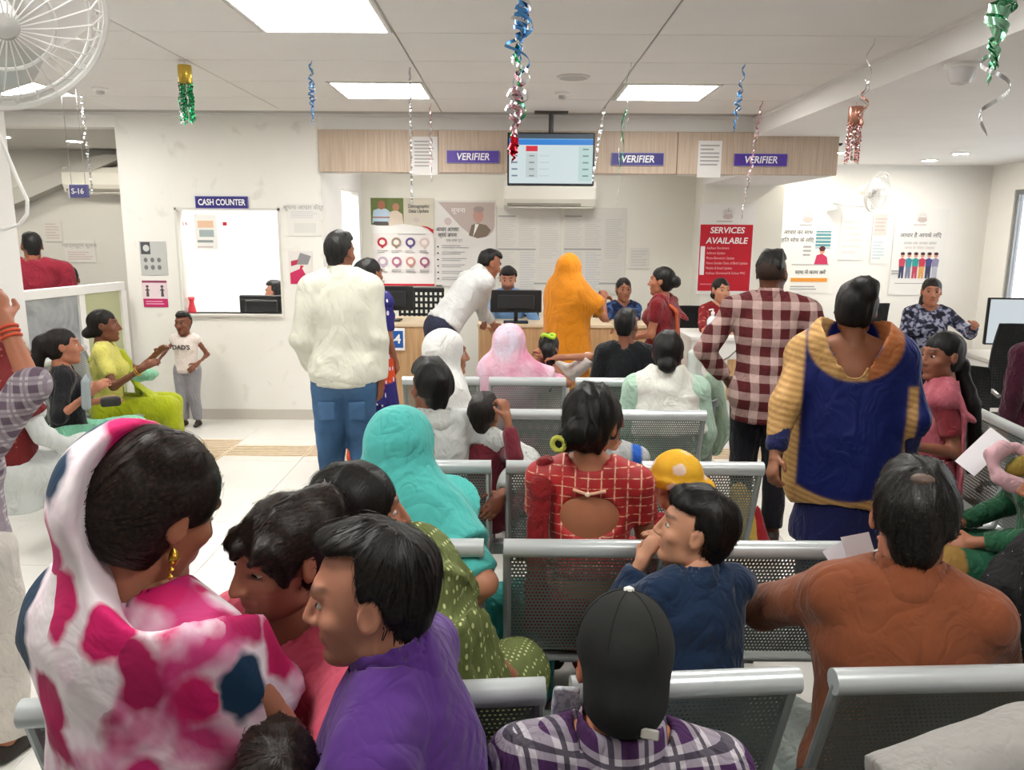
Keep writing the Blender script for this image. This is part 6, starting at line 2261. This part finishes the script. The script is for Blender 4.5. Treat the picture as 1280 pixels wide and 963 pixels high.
# --- man in the cream jacket
CRJ = cloth('#d2d1c2', .05, .7, 6)
g = person('man in a cream jacket and blue jeans seen from behind', 424, 289, 4.2, 2, 'stand', skin='#7d4f3a', head=(-20, 6, 0), sw=.162, R=(.205, .0, -.10), L=(-.19, .10, -.02), poleL=(-.45, -.8, -.2), curl=(45, 40))
hair(g, 'short', HAIR_GREY, vol=.004)
top(g, CRJ, .97, -.07, .028, .0045, freq=14, name='jacket')
blob('waistband', U([cone(g.pt(0, -.005, -.085), g.pt(0, -.005, -.01), .178 * g.s, .182 * g.s, (g.bk, 1.22), True, True)], .01), .012, CRJ, g.root, .003, 1, 60, (1, 1, 3))
dn = NT('denim', .85, 0, .2)
dn.base(dn.ramp(dn.noise(3, 5, dist=.5), [(.3, '#2e4a66'), (.55, '#44658a'), (.75, '#5b7c9c')]))
dn.bump(dn.noise(14, 3, dist=1), .4, .015)
trousers(g, dn.m, .026, .97, .008, 'jeans')
for sd in (1, -1):
    blob('back_pocket', U([rbox(g.pt(.085 * sd, -.098, -.22), vec(.05, .010, .055), None, .008)], 0), .010, dn.m, g.root, .002)

# --- left side
g = person('little boy in a white sleeveless shirt standing by the wall', 228, 389, 6.42, 178, 'stand', hs=.84, skin=SK2, head=(-6, 2, 0), R=('w', 205, 442, 6.55), L=(-.2, .1, .1))
hair(g, 'short', vol=0, line=.07)
top(g, cloth('#e6dad3', .04), 0, -.06, .018, neck='round', name='sleeveless_shirt')
me = text_mesh("DAD'S", .052, .0016, .001)
o = link('lettering', me, plain('#4a4044', .7), g.root)
o.location = g.pt(0.0, .155, .36)
o.rotation_euler = (math.radians(0), 0, math.radians(180))
trousers(g, cloth('#8d8b90', .1), .022)
LIME = cloth('#a9b31c', .12, .5, 9)
YEL = cloth('#d6cf6c', .08, .5)
g = person('seated woman in a yellow green suit reaching to the boy', 128, 386, 5.35, -68, fem=True, s=.88, skin=SK2, R=('w', 176, 462, 5.2), L=('w', 196, 442, 5.55), poleL=(-.3, .1, -1), poleR=(.3, -.3, -1), knees=(4, -2))
hair(g, 'lowbun', HAIR_BROWN, line=.08)
top(g, YEL, .34, -.2, .02, name='kurta', neck='round', nr=.07)
trousers(g, LIME, .045, .85, .012, 'salwar')
q = U(band([g.pt(-.10, -.1, .40), g.pt(-.12, 0, .53), g.pt(-.06, .13, .40), g.pt(0, .20, .2), g.pt(.02, .34, .06), g.pt(.04, .46, -.02)], [.1, .11, .13, .17, .26, .3], .02, [(0, -1, 0), (0, 0, 1), (0, 1, 0), (0, 1, .3), (0, .3, 1), (0, .5, 1)]), .03)
blob('dupatta', q, .014, LIME, g.root, .008, 2, 20)
bangle(g, 1, GOLD, 2)
pp = at(180, 468, 5.35)
o = blob('mint_purse', U([ell(pp, (.10, .07, .05))], .01), .012, cloth('#8fcaa6'), None, .010, 4, 30)
tag(o, 'mint green cloth bundle on the yellow green lap', 'bundle')
BLK = cloth('#141418', .2)
MINT = cloth('#7fc2a2', .1, .5)
g = person('seated woman in a black top and mint trousers with tied hair', 76, 409, 4.7, -58, fem=True, s=.87, skin='#a06a52', R=('w', 112, 492, 4.55), L=('w', 130, 500, 4.75), poleR=(.5, -.3, -.8), curl=(30, 30))
hair(g, 'bun', HAIR_BROWN, extra=lambda hp, hs, Rh: U([ell(hp(0, -.115, .04), vec(.05, .05, .05) * hs, Rh)] + strand_chain([hp(0, -.12, .02), hp(0, -.15, -.06), hp(0, -.14, -.16)], [.045 * hs, .045 * hs, .02 * hs]), .02))
top(g, BLK, .62, -.2, .018, name='kurta', neck='round', nr=.08, deep=.04, fwd=.02)
trousers(g, MINT, .05, .9, .012, 'salwar')
bangle(g, 1, plain('#b5423a', .4), 1)
# small things on their laps and bench
o = blob('water_bottle', U([cone(at(108, 508, 4.5), at(107, 478, 4.5), .026, .025)] + [cone(at(107, 478, 4.5), at(107, 470, 4.5), .025, .011)], .005), .006, plain('#8f9a9c', .12), None)
tag(o, 'clear plastic water bottle beside the black top', 'bottle')
o = blob('handbag', U([rbox(at(138, 502, 4.45), (.055, .03, .03), Rz(30), .012)], .01), .012, cloth('#33322f'), None, .004)
tag(o, 'dark patterned handbag on the mint lap', 'bag')
pb_ = atZ(172, 530, .0)
t = empty('bucket', (-2.72, 5.75, 0))
tag(t, 'small red and blue tub under the left bench', 'tub')
MB().lathe([(.10, 0), (.12, .11), (.11, .11), (.09, .02)], n=20).build('blue_base', plain('#2b2f86', .5), t, True)
MB().lathe([(.122, .11), (.125, .17), (.1, .18), (.02, .185)], n=20).build('red_lid', plain('#a8232c', .5), t, True)
MRD = dotted('#6b1d1e', '#8f5048', 30, .2, .3)
LG = cloth('#c4c8c6', .05, .5, 8)
g = person('seated woman in pale grey with a maroon veil behind the raised arm', 2, 408, 3.75, -45, fem=True, s=.86, skin='#80523f')
hair(g, 'veil')
top(g, LG, .9, -.25, .02, name='kurta', neck='round', lap=.45)
skirt(g, LG, top_=.05)
scarf(g, MRD, drop=.4, amp=.006)
PLD3 = plaid('#b9b2b6', '#6a5a68', '#8a7d88', 22, 22, .5, .15)
g = person('man in a grey plaid shirt raising a hand at the left edge', -70, 420, 2.25, -22, 'stand', skin='#a0664c', sw=.21, R=('w', 6, 402, 2.2), poleR=(1, .1, -.75), L=(-.24, .05, -.05), curl=(40, 60), arm_g=1.15)
hair(g, 'short')
top(g, PLD3, (.95, .58), -.15, .02, .006)
trousers(g, cloth('#c9c2ba'), .03)
bangle(g, 1, plain('#d8553a', .6), 3)
# people in the side room and the cash cabin
g = person('man in a maroon jersey standing in the side room', 38, 290, 6.2, 24, 'stand', skin='#8a5440', sw=.225, head=(14, 4, 0))
hair(g, 'short', HAIR_GREY, vol=0)
top(g, cloth('#8a2132', .1, .5), .95, -.1, .026, .007, neck='round')
trousers(g, cloth('#2a2a30'))
g = person('dark haired person seated behind the partition in the side room', 86, 334, 7.0, 20, s=.86, skin=SK1)
hair(g, 'short', vol=.004)
top(g, cloth('#9a9da4'), .9, -.1, .02)
trousers(g, cloth('#2a2a30'))
office_chair('black chair of the person behind the partition', (g.O[0], g.O[1], 0), math.radians(20), False, False, .3)
g = person('cashier with dark hair behind the cash window monitor', 343, 351, 7.45, 75, s=.86, skin=SK1)
hair(g, 'short', vol=.006)
top(g, cloth('#8d9094'), .9, -.1, .02)
trousers(g, cloth('#2a2a30'))

office_chair('black chair of the cashier inside the cabin', (g.O[0], g.O[1], 0), math.radians(75), False, False, .3)

# --- centre back row
MSH = cloth('#aecbb8', .05, .5)
SHAWL = blotch([(.35, '#cfd0c6'), (.6, '#dcdcd4'), (.75, '#bfb6ae')], 7)
g = person('woman in a mint kurta and pale shawl with a black bun, back view', 836, 413, 3.95, -11, fem=True, s=.86, skin='#6f4431', girth=1.15, sw=.18, R=(.22, .2, .0), L=(-.22, .2, .0), arm_g=1.3)
hair(g, 'lowbun', vol=.006)
top(g, MSH, .95, -.25, .022, name='kurta', neck='round', lap=.3)
trousers(g, MSH, .04)
p_ = g.pt
q = U([cone(g.sh[-1] * .8 + g.N * .2, g.sh[1] * .8 + g.N * .2, .075 * g.s)], .03) + U([cone(p_(0, -.02, .50), p_(.03, -.05, .20), .15 * g.s, .225 * g.s, (g.bk, 1.45), True)], .04) + U([cone(p_(-.02, .0, .53), p_(-.02, -.01, .47), .095 * g.s, .13 * g.s)], .03) + S([neckcut(g, .07, -.01)], .01)
blob('shawl', q, .012, SHAWL, g.root, .010, 6, 20, (1, 1, .7))
g = person('boy in a black shirt standing before the wooden desk', 784, 386, 4.75, -12, 'stand', hs=.92, skin=SK2, sw=.21, head=(-18, 0, 0), lean=4)
hair(g, 'short', vol=.004, nape=-.06)
top(g, cloth('#15171b', .2, .5), .5, -.15, .02, neck='round')
trousers(g, cloth('#2c2f3a'))

# --- right edge
SEQ = dotted('#0c0c0f', '#b9b7b2', 42, .12, .8, stretch=(1, 1, 1))
g = person('person in a black sequined kurta at the right edge', 1342, 560, 2.05, 50, fem=True, s=.92, girth=1.25, skin=SK1, L=(-.02, .2, .1), R=(.1, .2, .08), sw=.19, arm_g=1.3)
hair(g, 'bun')
top(g, SEQ, .95, -.3, .025, name='kurta', neck='round', lap=.5)
skirt(g, SEQ, top_=.05)
GRN = cloth('#1d4f34', .2, .5)
def dy(V):
    m = (V[:, 1] > g.knee[1][1] - .05).astype(float)
    return lerp('#1d4f38', '#8a6a34', m)
g = person('person in a green saree with a gold border and pink wrap at the right edge', 1338, 472, 2.75, 76, fem=True, s=.90, girth=1.1, skin=SK1, L=(-.1, .3, .12), R=(.1, .32, .12))
hair(g, 'bun')
top(g, GRN, .93, .1, .018, name='blouse', neck='round')
skirt(g, attr_cloth(), top_=.1, dye=dy, off=.03)
pallu(g, GRN, -1, .2, .5)
pp = at(1262, 588, 2.62)
ring = [pp + vec(.075 * math.cos(a), .04 * math.sin(a) - .02, .055 * math.sin(a) + .02) for a in np.linspace(0, 2 * math.pi, 11)]
q = U([cone(ring[i_], ring[i_ + 1], .026 + .008 * math.sin(i_ * 2.1), .026 + .008 * math.sin(i_ * 2.1 + 2.1)) for i_ in range(10)], .012) + U([cone(pp + vec(.07, -.02, -.02), pp + vec(.10, -.06, -.12), .03, .045)], .03)
blob_w = blob('pink_wrap', q, .009, cloth('#c39aa0', .08, .6, 9), None, .008, 3, 26)
tag(blob_w, 'pale pink scarf looped on the green saree lap', 'scarf')
q = U([ell(pp + vec(.02, -.02, .02), (.055, .03, .035), Ry(-30))], .01)
o = blob('gold_green_cloth', q, .008, blotch([(.4, '#2f5a2c'), (.55, '#8a7434')], 20), None, .006, 3, 30)
tag(o, 'gold and green cloth corner peeking from the pink wrap', 'cloth')
o = MB().box(-.085, .085, -.001, .001, -.04, .04).build('paper_sheet', plain('#e6e2e6', .6), None)
o.location = at(1228, 565, 2.8)
o.rotation_euler = (math.radians(-40), math.radians(-48), 0)
tag(o, 'white folded sheet of paper above the green saree', 'paper')
g = person('person in a dark plum jersey at the right edge', 1322, 372, 3.95, 4, 'stand', skin=SK1, sw=.21, girth=1.05)
hair(g, 'short')
top(g, cloth('#401428', .12, .5), .95, -.1, .024, .006)
trousers(g, cloth('#1c1c22'))
g = person('seated person in pale grey trousers at the bottom right', 1600, 690, 1.15, 40, s=.92, skin='#9a6045', L=('w', 1345, 815, 1.5), knees=(4, -10), curl=(50, 40), legs={-1: ((1300, 945, 1.32), (1090, 1000, 1.32))})
hair(g, 'short')
top(g, cloth('#b9b5b4'), .8, -.1, .02)
trousers(g, cloth('#8f8b88', .05, .25), .03, .97, .003)
MB().box(-.02, .02, -.012, .012, -.03, .03, .004).build('white_watch', plain('#e6e6e4', .4), g.root).location = g.wri[-1]
